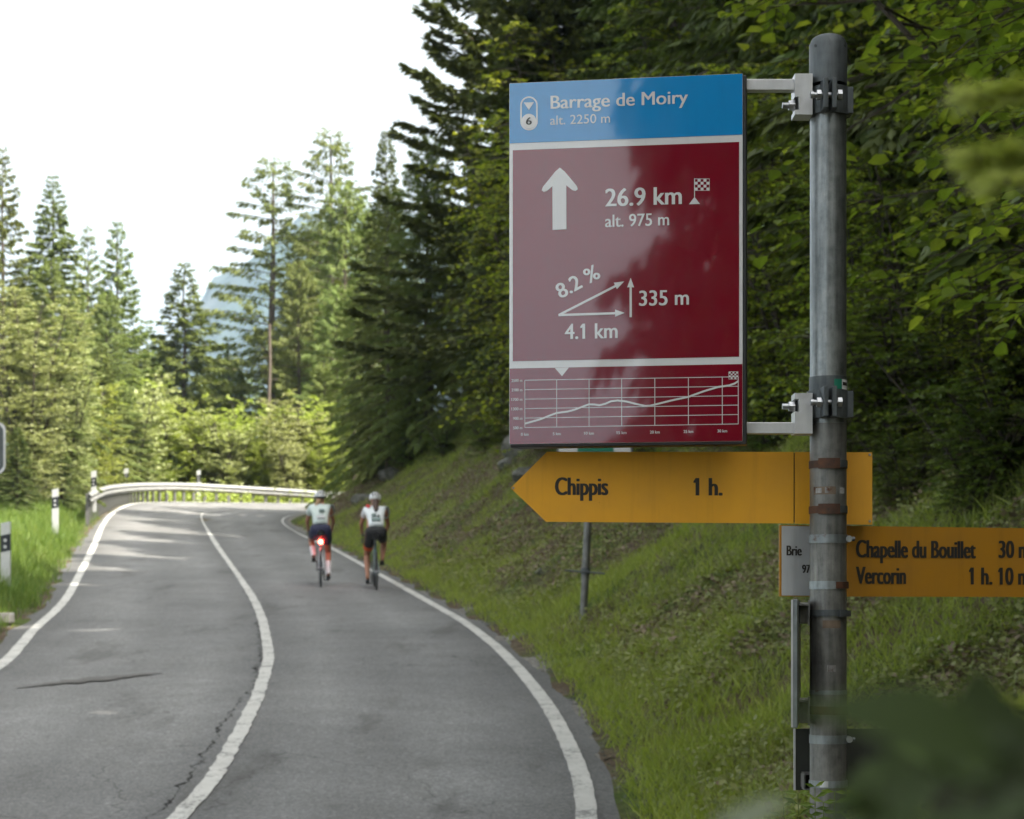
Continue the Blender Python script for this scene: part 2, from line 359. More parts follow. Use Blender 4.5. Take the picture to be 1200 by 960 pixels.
# left edge line, centre line and right edge line of the carriageway, station by station
Lp = [pz(0, 780, 22), pz(38, 740, 26.3), pz(75, 705, 31.3), pz(95, 670, 38.5), pz(110, 640, 47), pz(121, 615, 57), pz(135, 599.5, 65), pz(158, 590.5, 70.5), pz(200, 588.6, 73.5), pz(270, 589.2, 75), pz(350, 590, 75.5), pz(430, 590, 75.6), pz(560, 585, 75)]
Cp = [pz(313, 780, 22), pz(312, 748, 25.4), pz(302, 712, 30.6), pz(280, 676, 38), pz(258, 645, 47.3), pz(241, 618, 59), pz(236, 606, 65.5), pz(241, 600.5, 68.5), pz(262, 598.0, 70.3), pz(310, 597.2, 71.2), pz(380, 597.5, 71.8), pz(450, 597.5, 72.0), pz(570, 592, 71.5)]
Rp = [pz(603, 779, 22), pz(555, 737, 26.6), pz(512, 711, 30.6), pz(437, 669, 40), pz(390, 643.5, 48.8), pz(355, 628, 55.8), pz(336, 617, 60.3), pz(331, 610.5, 62.6), pz(337, 605.5, 64.7), pz(358, 602, 66.4), pz(400, 600.5, 67.5), pz(460, 601, 68.0), pz(580, 597, 67.8)]
nearC = [(-30., -36., -2.9), (-19., -22.5, -1.8), (-11., -13., -1.04), (-6.2, -5.5, -.44), (-3.9, 0.5, .04), (-2.72, 6., .48), (-2.16, 12.2, .976), (-2.30, 17., 1.36)]
nearC = np.array(nearC)
tg = norm(np.gradient(nearC, axis=0)); nr = np.stack([tg[:, 1], -tg[:, 0], 0 * tg[:, 0]], 1)
offR = np.array([2.6, 2.6, 2.6, 2.6, 2.6, 2.6, 2.62, 2.72])[:, None]; offL = np.array([2.9, 2.9, 2.9, 2.9, 2.9, 2.9, 2.95, 2.98])[:, None]
farC = np.array([[12., 72., 7.3], [30., 76., 9.0], [60., 86., 12.]]); tf = norm(np.array([[1, .1, 0], [1, .25, 0], [1, .35, 0.]])); nf = np.stack([tf[:, 1], -tf[:, 0], 0 * tf[:, 0]], 1)
LL = np.vstack([nearC - nr * offL, Lp, farC - nf * 3.4]); CC = np.vstack([nearC, Cp, farC]); RR = np.vstack([nearC + nr * offR, Rp, farC + nf * 3.4])
def spline(Q, m):
    """Catmull-Rom through the stations, m steps per span"""
    Q = np.asarray(Q, float); A = np.vstack([2 * Q[0] - Q[1], Q, 2 * Q[-1] - Q[-2]]); o = []
    for i in range(len(Q) - 1):
        p0, p1, p2, p3 = A[i], A[i + 1], A[i + 2], A[i + 3]; t = np.linspace(0, 1, m, endpoint=False)[:, None]
        o.append(.5 * ((2 * p1) + (p2 - p0) * t + (2 * p0 - 5 * p1 + 4 * p2 - p3) * t ** 2 + (3 * p1 - p0 - 3 * p2 + p3) * t ** 3))
    return np.vstack(o + [Q[-1:]])
M_ = 10
L_, C_, R_ = spline(LL, M_), spline(CC, M_), spline(RR, M_)
across = norm((R_ - L_) * [1, 1, 0])
SHL, SHR = 0.40, 0.27
rng = np.random.default_rng(5)
ragL = 0.07 * rng.standard_normal(len(L_)); ragR = 0.06 * rng.standard_normal(len(L_))
EL = L_ - across * (SHL + ragL)[:, None] - [0, 0, .02]; ER = R_ + across * (SHR + ragR)[:, None] - [0, 0, .02]

def ribbon(name, rows, mat, kind='structure', dz=0.0):
    n, k = len(rows[0]), len(rows); V = np.stack(rows, 1).reshape(-1, 3) + [0, 0, dz]
    i = np.arange(n - 1)[:, None] * k; j = np.arange(k - 1)[None]
    F = np.stack([i + j, i + j + 1, i + k + j + 1, i + k + j], -1).reshape(-1, 4)
    o = link(name, fast_mesh(name, V, F, True), None, mat); o['kind'] = kind
    if k == 9: o.data.attributes.new('across', 'FLOAT', 'POINT').data.foreach_set('value', np.tile([-.08, 0, .165, .33, .5, .665, .83, 1, 1.08], n).astype(np.float32))
    return o
def lerp(a, b, t): return a + (b - a) * t
road = ribbon('road', [EL, L_, lerp(L_, C_, .33), lerp(L_, C_, .66), C_, lerp(C_, R_, .33), lerp(C_, R_, .66), R_, ER], 'asphalt')
def strip(name, base, side_, wdt, off, mat, dz, i0=0, i1=None, wob=0.0, label=None):
    b = base[i0:i1]; a = norm(side_[i0:i1]); n = len(b); r = np.random.default_rng(len(name) + n)
    # keep the sheet on the road: slope across from L to R
    wv = wob * r.standard_normal(n)
    A = b + a * (off - wdt / 2)[:, None] if hasattr(off, '__len__') else b + a * ((off - wdt / 2) + wv)[:, None]
    B = b + a * ((off + wdt / 2) + wv + wob * .5 * r.standard_normal(n))[:, None]
    return ribbon(name, [A, B], mat, dz=dz)
def fine(P_, m=4): return spline(P_, m)
sideL = norm(C_ - L_); sideR = norm(R_ - C_)
strip('edge_line', fine(L_), fine(sideL), .15, 0.0, 'road_paint', .006, wob=.004)
strip('centre_line', fine(C_), fine(sideR), .13, 0.0, 'road_paint', .008, 0, None, .006)
strip('edge_line', fine(R_), fine(-sideR), .14, 0.0, 'road_paint', .006, wob=.003)
# seam cracking beside the centre line
def crack(i0, i1, off, wd, seed):
    r = np.random.default_rng(seed); c = fine(C_, 14); sd = norm(fine(sideL, 14)); sl_ = slice(i0, i1); c = c[sl_]; sd = sd[sl_]; n = len(c)
    walk = np.convolve(r.standard_normal(n + 8), np.ones(5) / 5, 'valid')[:n] * .045
    env = np.abs(np.convolve(r.standard_normal(n + 12), np.ones(7) / 7, 'valid')[:n]) * wd * 1.9 * np.sin(np.linspace(0, PI, n)) ** .3
    o = off + walk
    return ribbon('road_crack', [c - sd * (o + env)[:, None], c - sd * (o)[:, None]], 'crack_fill', dz=.004)
# (sideL points from the left line to the centre, so minus goes left)
i15 = 7 * 140
crack(i15 - 170, i15 + 60, .17, .022, 3); crack(i15 + 60, i15 + 360, .08, .035, 8); crack(i15 + 380, i15 + 520, .07, .02, 12)
def tar(p0, p1, w_, seed):
    r = np.random.default_rng(seed); t = np.linspace(0, 1, 26)[:, None]; A, B = np.array(pz(*p0)), np.array(pz(*p1)); c = lerp(A, B, t); d = norm((B - A)[None])[0]; nn = np.array([-d[1], d[0], 0]); h = (w_ * (.35 + r.random(26)) * np.sin(np.linspace(.1, PI - .1, 26)))[:, None] * .5
    Q = []
    for X in (c - nn * h, c + nn * h): X[:, 2] = seg_dist(X[:, 0], X[:, 1], C_[::3])[2] + .005; Q.append(X)
    ribbon('road_repair', Q, 'tar_patch')


# ground height --------------------------------------------------------------------------
q = slice(None, None, 3)
PL, PC, PR = L_[q], C_[q], R_[q]
tC = norm(np.gradient(C_, axis=0))
def sm(t): t = np.clip(t, 0, 1); return t * t * (3 - 2 * t)
def vnoise(x, y, s, seed=0):
    """smooth value noise"""
    x = np.asarray(x) / s + 31.7 * seed; y = np.asarray(y) / s + 17.3 * seed
    xi = np.floor(x).astype(np.int64); yi = np.floor(y).astype(np.int64); fx = sm(x - xi); fy = sm(y - yi)
    def h(a, b):
        v = np.sin(a * 127.1 + b * 311.7 + seed * 74.7) * 43758.5453; return v - np.floor(v)
    return ((h(xi, yi) * (1 - fx) + h(xi + 1, yi) * fx) * (1 - fy) + (h(xi, yi + 1) * (1 - fx) + h(xi + 1, yi + 1) * fx) * fy) * 2 - 1
def seg_dist(x, y, Q):
    A = Q[:-1]; B = Q[1:]; bx = B[:, 0] - A[:, 0]; by = B[:, 1] - A[:, 1]; l2 = bx * bx + by * by + 1e-9
    t = np.clip(((x[:, None] - A[:, 0]) * bx + (y[:, None] - A[:, 1]) * by) / l2, 0, 1)
    dx = x[:, None] - (A[:, 0] + t * bx); dy = y[:, None] - (A[:, 1] + t * by); D = dx * dx + dy * dy
    k = D.argmin(1); r = np.arange(len(x)); cr = bx[k] * dy[r, k] - by[k] * dx[r, k]
    z = A[k, 2] + t[r, k] * (B[k, 2] - A[k, 2])
    wgt = 1 / (D + .5) ** 2; zs = (wgt * (A[:, 2] + t * (B[:, 2] - A[:, 2]))).sum(1) / wgt.sum(1)
    return np.sqrt(D[r, k]), np.sign(cr), z, zs
tar((18, 806, 19.8), (190, 789, 21.2), .30, 5)
def ground_info(x, y):
    x = np.atleast_1d(np.asarray(x, float)); y = np.atleast_1d(np.asarray(y, float)); Z = np.empty(len(x)); DL = np.empty(len(x)); DR = np.empty(len(x))
    for s in range(0, len(x), 20000):
        xs, ys = x[s:s + 20000], y[s:s + 20000]
        dl, sl_, zl, zls = seg_dist(xs, ys, PL); dr, sr, zr, zrs = seg_dist(xs, ys, PR)
        dl = dl * sl_; dr = -dr * sr            # + outside on the left / outside on the right
        right = (dr > 0) & ((dl < 0) | (dr <= dl)); left = (dl > 0) & ~right
        z = np.where(dl < 0, (zl * -dr + zr * -dl) / np.maximum(-dl - dr, 1e-6), zl) - .10
        # right: gravel shoulder, then the bank
        d = dr - SHR; zz = lerp(zr, zrs, sm(d / 6))
        slope = .50 + .27 * sm((ys - 9) / 10) - .10 * sm((ys - 52) / 14)
        rise = np.where(d > .25, (np.sqrt((d - .25) ** 2 + .16) - .4) * slope, 0) + .09 * sm(d / .3)
        rise = np.where(rise > 45, 45 + (rise - 45) * .25, rise)
        rise = rise * (1 - .75 * sm((ys * 0 + np.hypot(xs - 30, ys - 82) * -1 + 26) / 20))
        rise = rise * (1 - .92 * sm((-ys + 1) / 12))
        nz = (.22 * vnoise(xs, ys, 2.3, 1) + .10 * vnoise(xs, ys, .8, 2) + .6 * vnoise(xs, ys, 7, 3) * sm(d / 6)) * sm(d / 1.2)
        zR = zz - .03 + rise + nz * (.25 + .75 * sm((ys - 6) / 8))
        # left: verge with a low berm, then down into the valley
        e = dl - SHL; zz = lerp(zl, zls, sm(e / 6))
        berm = np.where(ys > 62, .0, .38) * sm(e / 1.3) * (1 - sm((e - 2.5) / 4)) * sm((ys - 14) / 8)
        fall = np.where(e > 3, -(np.sqrt((e - 3) ** 2 + 4) - 2) * .42, 0)
        fall = np.maximum(fall, -70 - 0 * e); fall = fall + 40 * sm((e - 500) / 2500)
        zL = zz - .02 + berm + fall + (.08 * vnoise(xs, ys, 1.3, 4) * sm(e / .6) + 1.2 * vnoise(xs, ys, 14, 5) * sm((e - 5) / 12))
        Z[s:s + 20000] = np.where(right, zR, np.where(left, zL, z)); DL[s:s + 20000] = np.where(left, e, -1); DR[s:s + 20000] = np.where(right, d, -1)
    return Z, DL, DR
def G(x, y): return float(ground_info([x], [y])[0][0])
def axis(c0, c1, step, far, grow=1.16):
    a = list(np.arange(c0, c1, step)); s = step
    while a[-1] < far: s = min(s * grow, 400); a.append(a[-1] + s)
    s = step
    while a[0] > -far: s = min(s * grow, 400); a.insert(0, a[0] - s)
    return np.array(a)
gx = axis(-20, 16, .35, 2500); gy = axis(-6, 82, .35, 2500)
X_, Y_ = np.meshgrid(gx, gy); Zg, DLg, DRg = ground_info(X_.ravel(), Y_.ravel())
n, k = len(gy), len(gx); i = np.arange(n - 1)[:, None] * k; j = np.arange(k - 1)[None]
F = np.stack([i + j, i + j + 1, i + k + j + 1, i + k + j], -1).reshape(-1, 4)
ground = link('ground', fast_mesh('ground', np.stack([X_.ravel(), Y_.ravel(), Zg], 1), F, True), None, 'soil'); ground['kind'] = 'structure'
# gravelly shoulders
aR = across; gR = [R_ + aR * SHR * .95 - [0, 0, .015], R_ + aR * (SHR + .16)[..., None] if False else R_ + aR * (SHR + .16) - [0, 0, .005]]
EXr = R_ + aR * (SHR + .38); EXr[:, 2] = ground_info(EXr[:, 0], EXr[:, 1])[0] - .01
EXl = L_ - aR * (SHL + .30); EXl[:, 2] = ground_info(EXl[:, 0], EXl[:, 1])[0] - .01
ribbon('shoulder', [ER + aR * -.05 - [0, 0, .004], ER + aR * .12, EXr], 'verge_gravel', dz=.0)
ribbon('shoulder', [EXl, EL - aR * .10, EL + aR * .05 - [0, 0, .004]], 'verge_gravel', dz=.0)
# far mountain
def mountain():
    xs = np.linspace(-1300, 800, 150); ys = np.linspace(1100, 2200, 90); X, Y = np.meshgrid(xs, ys); x, y = X.ravel(), Y.ravel()
    ridge = np.interp(x / y, [-.7, -.30, -.22, -.18, -.158, -.148, -.137, -.125, -.111, -.095, .0, .3], [-.12, -.02, .06, .112, .146, .158, .166, .178, .188, .19, .20, .18])
    prof = sm((y - 1100) / 350) * (1 - .5 * sm((y - 1500) / 700))
    z = EYE + ridge * 1470 * prof + 14 * vnoise(x, y, 150, 7) * prof + 16 * vnoise(x, y, 45, 8) * prof + 9 * vnoise(x, y, 20, 8) * prof - 60 * (1 - prof)
    n, k = 90, 150; i = np.arange(n - 1)[:, None] * k; j = np.arange(k - 1)[None]
    F = np.stack([i + j, i + j + 1, i + k + j + 1, i + k + j], -1).reshape(-1, 4)
    o = link('mountain', fast_mesh('mountain', np.stack([x, y, z], 1), F, False), None, 'mountain_rock'); o['kind'] = 'structure'
mountain()

# summer haze
def haze():
    m = MB(); zlo = float(Zg.min()) - 1.5; X1 = 2950.0; m.box((0, 0, (zlo + 420) / 2), (2 * X1, 2 * X1, 420 - zlo)); o = m.build('haze', None); o['kind'] = 'stuff'
    mt = bpy.data.materials.new('haze_air'); mt.use_nodes = True; t = mt.node_tree; t.nodes.clear(); ou = t.nodes.new('ShaderNodeOutputMaterial'); v = t.nodes.new('ShaderNodeVolumePrincipled')
    v.inputs['Color'].default_value = (.55, .76, 1, 1); v.inputs['Density'].default_value = 2.4e-4; v.inputs['Anisotropy'].default_value = 0.0; t.links.new(v.outputs[0], ou.inputs['Volume']); o.data.materials.append(mt)
haze()
def bhit(px, row):
    """where the sight line through px, row first meets the ground"""
    Ys = np.linspace(8, 78, 1400); xs = (px - 600) * Ys / FPX; g = ground_info(xs, Ys)[0]; h = g > EYE + (HOR - row) * Ys / FPX
    if not h.any(): return None
    k = int(h.argmax()); return float(xs[k]), float(Ys[k]), float(g[k])
# ------------------------------------------------------------------ vegetation
def rot_about(v, ax, a):
    ca, sa = np.cos(a)[:, None], np.sin(a)[:, None]
    return v * ca + np.cross(ax, v) * sa + ax * (ax * v).sum(1, keepdims=True) * (1 - ca)
def foliage_obj(name, sets, mat, parent):
    V = []; F = []; n = 0
    for v, f in sets: V.append(v); F.append(f + n); n += len(v)
    o = link(name, fast_mesh(name, np.vstack(V), F), parent, mat); return o
def conifer(name, H, Rb, seed, mat, barkm, label, cat, droop=.5, dens=1.0, gap=0.0, z0=.08, power=.85, spray=.30, hang=.3, tip_up=.25, lean=0.0, wid=.42, whorl=.42, trunk_r=None):
    r = np.random.default_rng(seed); root = empty(name, (0, 0, 0), label, cat)
    tr = trunk_r or H * .011 + .04
    zs = np.linspace(0, 1, 12); tp = np.stack([lean * H * zs ** 2 + .02 * H * .1 * r.standard_normal(12) * zs, .01 * H * .1 * r.standard_normal(12), zs * H - .4], 1)
    tm = MB(); tm.tube(tp, tr * (1 - zs * .93), 7)
    pos, dr, nm, sz = [], [], [], []
    z = z0 * H
    while z < H * .985:
        f = z / H; nb = int(r.integers(4, 7)); a0 = r.uniform(0, 2 * PI)
        for b in range(nb):
            if r.random() < gap: continue
            a = a0 + b * 2 * PI / nb + r.uniform(-.3, .3)
            L = Rb * (max(0, 1 - (f - z0) / (1 - z0)) ** power) * r.uniform(.62, 1.12) + .18
            el0 = .55 * f - .1 - droop * (1 - f) * .5 + r.uniform(-.1, .1)
            m = max(4, int(L * 3)); t = np.linspace(0, 1, m)
            el = el0 - droop * t * (1 - f * .6) + tip_up * t ** 2.5
            step = L / (m - 1); rr = np.concatenate([[0], np.cumsum(np.cos(el[:-1]) * step)]); zz = np.concatenate([[0], np.cumsum(np.sin(el[:-1]) * step)])
            tx = np.interp(z, tp[:, 2], tp[:, 0]); c, s = math.cos(a), math.sin(a)
            line = np.stack([tx + rr * c, rr * s, z + zz], 1)
            if L > .9: tm.tube(line[::max(1, m // 4)], np.linspace(.012 + .009 * L, .004, len(line[::max(1, m // 4)])), 3, cap=False)
            ns = int(L * 46 * dens * (spray and .42 / spray)) + 3
            u = np.sqrt(r.uniform(.03, 1, ns)) * (m - 1); k = np.minimum(u.astype(int), m - 2); p = line[k] + (line[k + 1] - line[k]) * (u - k)[:, None]
            fd = norm(line[k + 1] - line[k]); side = np.stack([-np.full(ns, s), np.full(ns, c), np.zeros(ns)], 1) * r.choice([-1, 1], ns)[:, None]
            w_ = 1 - u / (m - 1); d = fd * (.55 + .5 * r.random(ns))[:, None] + side * (.35 + .9 * w_ * r.random(ns))[:, None]
            d[:, 2] += -hang * r.random(ns) * 2.2 + .1 * r.standard_normal(ns)
            p = p + side * (L * .16 * w_ * r.random(ns))[:, None] + r.standard_normal((ns, 3)) * .04
            n_ = np.tile([0, 0, 1.0], (ns, 1)) + .45 * r.standard_normal((ns, 3))
            pos.append(p); dr.append(d); nm.append(n_); sz.append(spray * r.uniform(.55, 1.25, ns) * (.55 + .45 * min(1, L)))
        z += whorl * r.uniform(.7, 1.3) * (1 - .45 * f)
    pos = np.vstack(pos); dr = np.vstack(dr); nm = np.vstack(nm); sz = np.concatenate(sz)
    v, f = scatter(*SPRAY, pos, dr, nm, sz, sz * wid / .42)
    tm.build('trunk', barkm, root, True)
    foliage_obj('crown', [(v, f)], mat, root)
    return root
def stems(r, H, nst, spread, curve=.35, m=9):
    out_ = []
    for i in range(nst):
        a = r.uniform(0, 2 * PI); t = np.linspace(0, 1, m); h = H * r.uniform(.7, 1.0); s = spread * r.uniform(.3, 1)
        x = s * t ** (1 + curve) * math.cos(a); y = s * t ** (1 + curve) * math.sin(a)
        j = np.cumsum(r.standard_normal((m, 3)) * .02 * H * .3, 0)
        out_.append(np.stack([x, y, h * t - .3], 1) + j * t[:, None])
    return out_
def leafy(name, H, spread, seed, mat, label, cat, leaf=.09, nst=5, twigs=26, per=20, tl=.9, low=.15, shape=LEAF6, flat=1.0, asp=1.0, group=None, stem_r=.04, updown=0.0, sub=3):
    """shrub or small tree: stems, side branches, twigs with leaves set along them"""
    r = np.random.default_rng(seed); root = empty(name, (0, 0, 0), label, cat, group)
    tm = MB(); pos, dr, nm, sz = [], [], [], []
    for st in stems(r, H, nst, spread):
        tm.tube(st, np.linspace(stem_r, stem_r * .2, len(st)), 6)
        for b in range(twigs):
            t = low + (1 - low) * r.random() ** .85; u = t * (len(st) - 1); k = min(int(u), len(st) - 2); o = st[k] + (st[k + 1] - st[k]) * (u - k)
            a = r.uniform(0, 2 * PI); L = tl * (1.25 - .7 * t) * r.uniform(.6, 1.25); el = r.uniform(-.1, .5) + updown
            ax = np.array([math.cos(a) * math.cos(el), math.sin(a) * math.cos(el), math.sin(el)])
            m = 5; tt = np.linspace(0, 1, m)[:, None]; br = o + ax * L * tt + np.array([0, 0, -.22 * L]) * tt ** 2 + np.cumsum(r.standard_normal((m, 3)) * .03 * L, 0)
            tm.tube(br, np.linspace(.013, .004, m), 3, cap=False)
            for s_ in range(sub):
                f0 = r.uniform(.15, 1); u2 = f0 * (m - 1); k2 = min(int(u2), m - 2); o2 = br[k2] + (br[k2 + 1] - br[k2]) * (u2 - k2)
                a2 = a + r.uniform(-1.3, 1.3); L2 = L * r.uniform(.3, .65); e2 = r.uniform(-.25, .25) + updown
                d2 = np.array([math.cos(a2) * math.cos(e2), math.sin(a2) * math.cos(e2), math.sin(e2)])
                ns = int(per / sub) + 2; v = np.linspace(.08, 1, ns); p = o2 + d2 * (L2 * v)[:, None]; p[:, 2] -= .15 * L2 * v ** 2
                if leaf > .05: tm.tube(np.vstack([o2, p[-1]]), [.004, .002], 3, cap=False)
                sd = np.array([-d2[1], d2[0], 0.0]) * np.where(np.arange(ns) % 2 == 0, 1, -1)[:, None]
                d = d2 * .55 + sd * r.uniform(.5, 1.1, ns)[:, None] + r.standard_normal((ns, 3)) * .22; d[:, 2] -= .25 * r.random(ns)
                n_ = np.array([0, 0, flat]) + .38 * r.standard_normal((ns, 3))
                pos.append(p); dr.append(d); nm.append(n_); sz.append(leaf * r.uniform(.55, 1.2, ns))
    pos = np.vstack(pos); sz = np.concatenate(sz)
    v, f = scatter(*shape, pos, np.vstack(dr), np.vstack(nm), sz, sz * asp)
    tm.build('stem', 'twig_bark', root, True)
    foliage_obj('foliage', [(v, f)], mat, root)
    return root

used = {}
def place(proto, x, y, H0, H, label, rz=None, group=None, sink=0.0, wide=1.0, rnd=random.Random(3)):
    """the first time moves the built plant itself, afterwards copies it"""
    z = G(x, y) - sink; s = H / H0; rz = rnd.uniform(0, 6.28) if rz is None else rz
    if proto.name in used:
        o = copy_tree(proto, (x, y, z), rz, label, group, (s * wide, s * wide, s))
    else:
        used[proto.name] = 1; o = proto; o.location = (x, y, z); o.rotation_euler = (0, 0, rz); o.scale = (s * wide, s * wide, s); o['label'] = label
        if group: o['group'] = group
    return o
def top_at(px, py, Y):
    p = P(px, py, Y); return p.x, p.y, p.z
def ptree(proto, H0, px, py, Y, label, **kw):
    """plant whose top shows at px, py and which stands at depth Y"""
    x, y, zt = top_at(px, py, Y); return place(proto, x, y, H0, zt - G(x, y), label, **kw)

# --- prototypes
spruceA = conifer('spruce_tree', 20, 4.6, 11, 'lit_spruce_needles', 'spruce_bark', '', 'tree', droop=.75, dens=1.0, hang=.5, power=.95, tip_up=.35)
spruceB = conifer('spruce_tree', 20, 4.0, 12, 'lit_spruce_needles', 'spruce_bark', '', 'tree', droop=.25, dens=.85, gap=.12, hang=.75, tip_up=.45, whorl=.55)
spruceD = conifer('spruce_tree', 20, 3.8, 13, 'spruce_needles', 'spruce_bark', '', 'tree', droop=.5, dens=.85, hang=.45)
larchA = conifer('larch_tree', 20, 3.2, 21, 'larch_needles', 'spruce_bark', '', 'tree', droop=.35, dens=.8, gap=.24, spray=.22, hang=1.0, tip_up=.1, wid=.34, whorl=.5, z0=.22, power=.7)
larchB = conifer('larch_tree', 18, 4.2, 22, 'larch_needles', 'spruce_bark', '', 'tree', droop=.45, dens=1.15, gap=.1, spray=.25, hang=1.0, tip_up=.1, wid=.3, z0=.05, power=.65)
pineA = conifer('pine_tree', 20, 5.2, 31, 'pine_needles', 'spruce_bark', '', 'tree', droop=.1, dens=1.5, gap=.1, spray=.34, hang=.35, tip_up=.5, power=.55, whorl=.5, z0=.08, wid=.5, trunk_r=.28)
bushA = leafy('leafy_bush', 5, 1.7, 41, 'bush_leaves', '', 'bush', leaf=.12, nst=12, twigs=52, per=24, tl=1.35, low=.03, shape=LEAF2, updown=.5, stem_r=.05)
bushB = leafy('leafy_bush', 5, 1.9, 42, 'pale_leaves', '', 'bush', leaf=.14, nst=11, twigs=50, per=24, tl=1.2, low=.03, shape=LEAF2, updown=.35, stem_r=.06, asp=.8)
willow = leafy('willow_tree', 13, 3.6, 43, 'pale_leaves', '', 'tree', leaf=.17, nst=12, twigs=85, per=30, tl=1.7, low=.06, shape=LEAF2, updown=.3, stem_r=.10, asp=.8)
hazA = leafy('hazel_tree', 6, 2.2, 51, 'hazel_leaves', '', 'tree', leaf=.10, nst=7, twigs=48, per=26, tl=1.35, low=.05, sub=4)
hazB = leafy('hazel_tree', 6, 2.6, 52, 'hazel_leaves', '', 'tree', leaf=.105, nst=6, twigs=48, per=26, tl=1.5, low=.08, sub=4, updown=-.05)
hazC = leafy('hazel_tree', 7, 4.6, 53, 'hazel_leaves', '', 'tree', leaf=.11, nst=10, twigs=30, per=26, tl=1.25, low=.45, sub=4, updown=-.1)
shrA = leafy('leafy_shrub', 2.2, 1.2, 61, 'shrub_leaves', '', 'bush', leaf=.075, nst=8, twigs=26, per=20, tl=.6, low=.03, updown=.1)

FT = 'trees of the sunlit wood beyond the bend'
rd = random.Random(9)
# --- sunlit wood on the valley side and beyond the bend (left of the picture)
ptree(spruceA, 20, 62, 203, 70, 'tall spruce with dark pointed top rising behind the left verge, second from the left', wide=1.0, group=FT)
ptree(spruceB, 20, 3, 170, 62, 'tall thin-branched spruce cut by the left edge of the view', wide=.9, group=FT)
ptree(spruceB, 20, 137, 256, 84, 'spruce with hanging tiered branches and gaps of sky, third pointed top from the left', wide=1.0, group=FT, rz=1.0)
ptree(spruceB, 20, 103, 262, 88, 'narrow spruce close behind the tiered one, with a small separate top', wide=.7, group=FT)
ptree(spruceA, 20, 216, 305, 92, 'broad dark green spruce standing alone against the sky above the guardrail', wide=1.25, group=FT)
ptree(larchA, 20, 319, 180, 98, 'tall airy larch with bare gaps, in front of the blue mountain', wide=1.45, group=FT, rz=.4)
ptree(larchA, 20, 388, 148, 96, 'tallest airy larch, right of the one in front of the mountain', wide=1.35, group=FT, rz=2.2)
ptree(larchB, 18, 60, 300, 60, 'yellow green larch in front of the dark spruce top at left', wide=.95, group=FT)
ptree(larchB, 18, 350, 300, 90, 'leafy larch filling the gap beside the bare trunk', wide=.85, group=FT)
ptree(larchB, 18, 405, 205, 92, 'dense soft green larch at the edge of the shaded hillside wood', wide=.9, group=FT)
ptree(spruceA, 20, 268, 392, 100, 'low spruce right of the broad lone spruce', wide=1.0, group=FT)
ptree(spruceA, 20, 172, 372, 96, 'small spruce between the tiered spruce and the broad lone one', wide=1.0, group=FT)
ptree(spruceD, 20, 350, 398, 94, 'dark low spruce behind the bushes, right of the bare trunk', wide=1.1, group=FT)
ptree(spruceA, 20, 118, 400, 74, 'spruce with sunlit lower boughs right behind the left verge', wide=1.3, group=FT)
ptree(spruceA, 20, -60, 240, 56, 'spruce outside the left edge reaching its boughs into the view', wide=1.0, group=FT)
ptree(spruceD, 20, 20, 500, 52, 'small dark spruce in the shade behind the delineator posts', wide=1.8, group=FT)
ptree(spruceD, 20, 72, 520, 58, 'little spruce with dark flat boughs above the second delineator post', wide=2.0, group=FT)
ptree(larchB, 18, 20, 330, 66, 'light green larch behind the pale willow', wide=1.1, group=FT)
ptree(larchB, 18, 125, 340, 78, 'light green larch under the tiered spruce', wide=1.1, group=FT)
ptree(willow, 13, 32, 322, 56, 'pale silvery green willow tree at the left edge', wide=1.0, group='willow trees')
ptree(willow, 13, 78, 392, 60, 'pale silvery willow, smaller, right of the one at the left edge', wide=1.0, group='willow trees')
BG = 'sunlit bushes behind the guardrail'
ptree(bushA, 5, 95, 440, 72, 'bright bush behind the left end of the guardrail, under the small spruce', wide=1.0, group=BG)
ptree(bushB, 5, 58, 470, 66, 'pale bush between the willows and the guardrail end', wide=1.0, group=BG)
ptree(bushA, 5, 130, 425, 82, 'tall yellow green bush under the tiered spruce', wide=.9, group=BG)
ptree(bushB, 5, 172, 440, 84, 'tall pale bush left of the broad lone spruce', wide=.8, group=BG)
ptree(bushB, 5, 262, 480, 80, 'pale round bush behind the middle of the guardrail', wide=1.0, group=BG)
ptree(bushA, 5, 372, 462, 82, 'tall yellow green bush next to the hillside', wide=.9, group=BG)
ptree(bushB, 5, 152, 455, 79, 'bright bush behind the left part of the guardrail, with whitish leaves on top', wide=1.0, group=BG)
ptree(bushA, 5, 213, 468, 81, 'yellow green bush behind the guardrail under the broad lone spruce', wide=1.0, group=BG)
ptree(bushA, 5, 182, 505, 80, 'low green bush squeezed between two taller ones behind the guardrail', wide=.85, group=BG)
ptree(bushA, 5, 288, 466, 82, 'yellow green bush behind the middle of the guardrail', wide=1.0, group=BG)
ptree(bushA, 5, 250, 508, 81, 'lower bush left of the middle one behind the guardrail', wide=.9, group=BG)
ptree(bushB, 5, 352, 462, 81, 'tall bright bush behind the right part of the guardrail', wide=1.0, group=BG)
ptree(bushA, 5, 322, 510, 80, 'lower bush left of the tallest bright bush at right', wide=.9, group=BG)
ptree(bushB, 5, 338, 500, 79, 'pale bush between the tall bright bush and the middle one', wide=.8, group=BG)
ptree(bushA, 5, 385, 500, 80, 'bright bush at the right end of the guardrail beside the hillside', wide=.8, group=BG)
ptree(bushA, 5, 118, 500, 76, 'green bush behind the left end of the guardrail', wide=.8, group=BG)
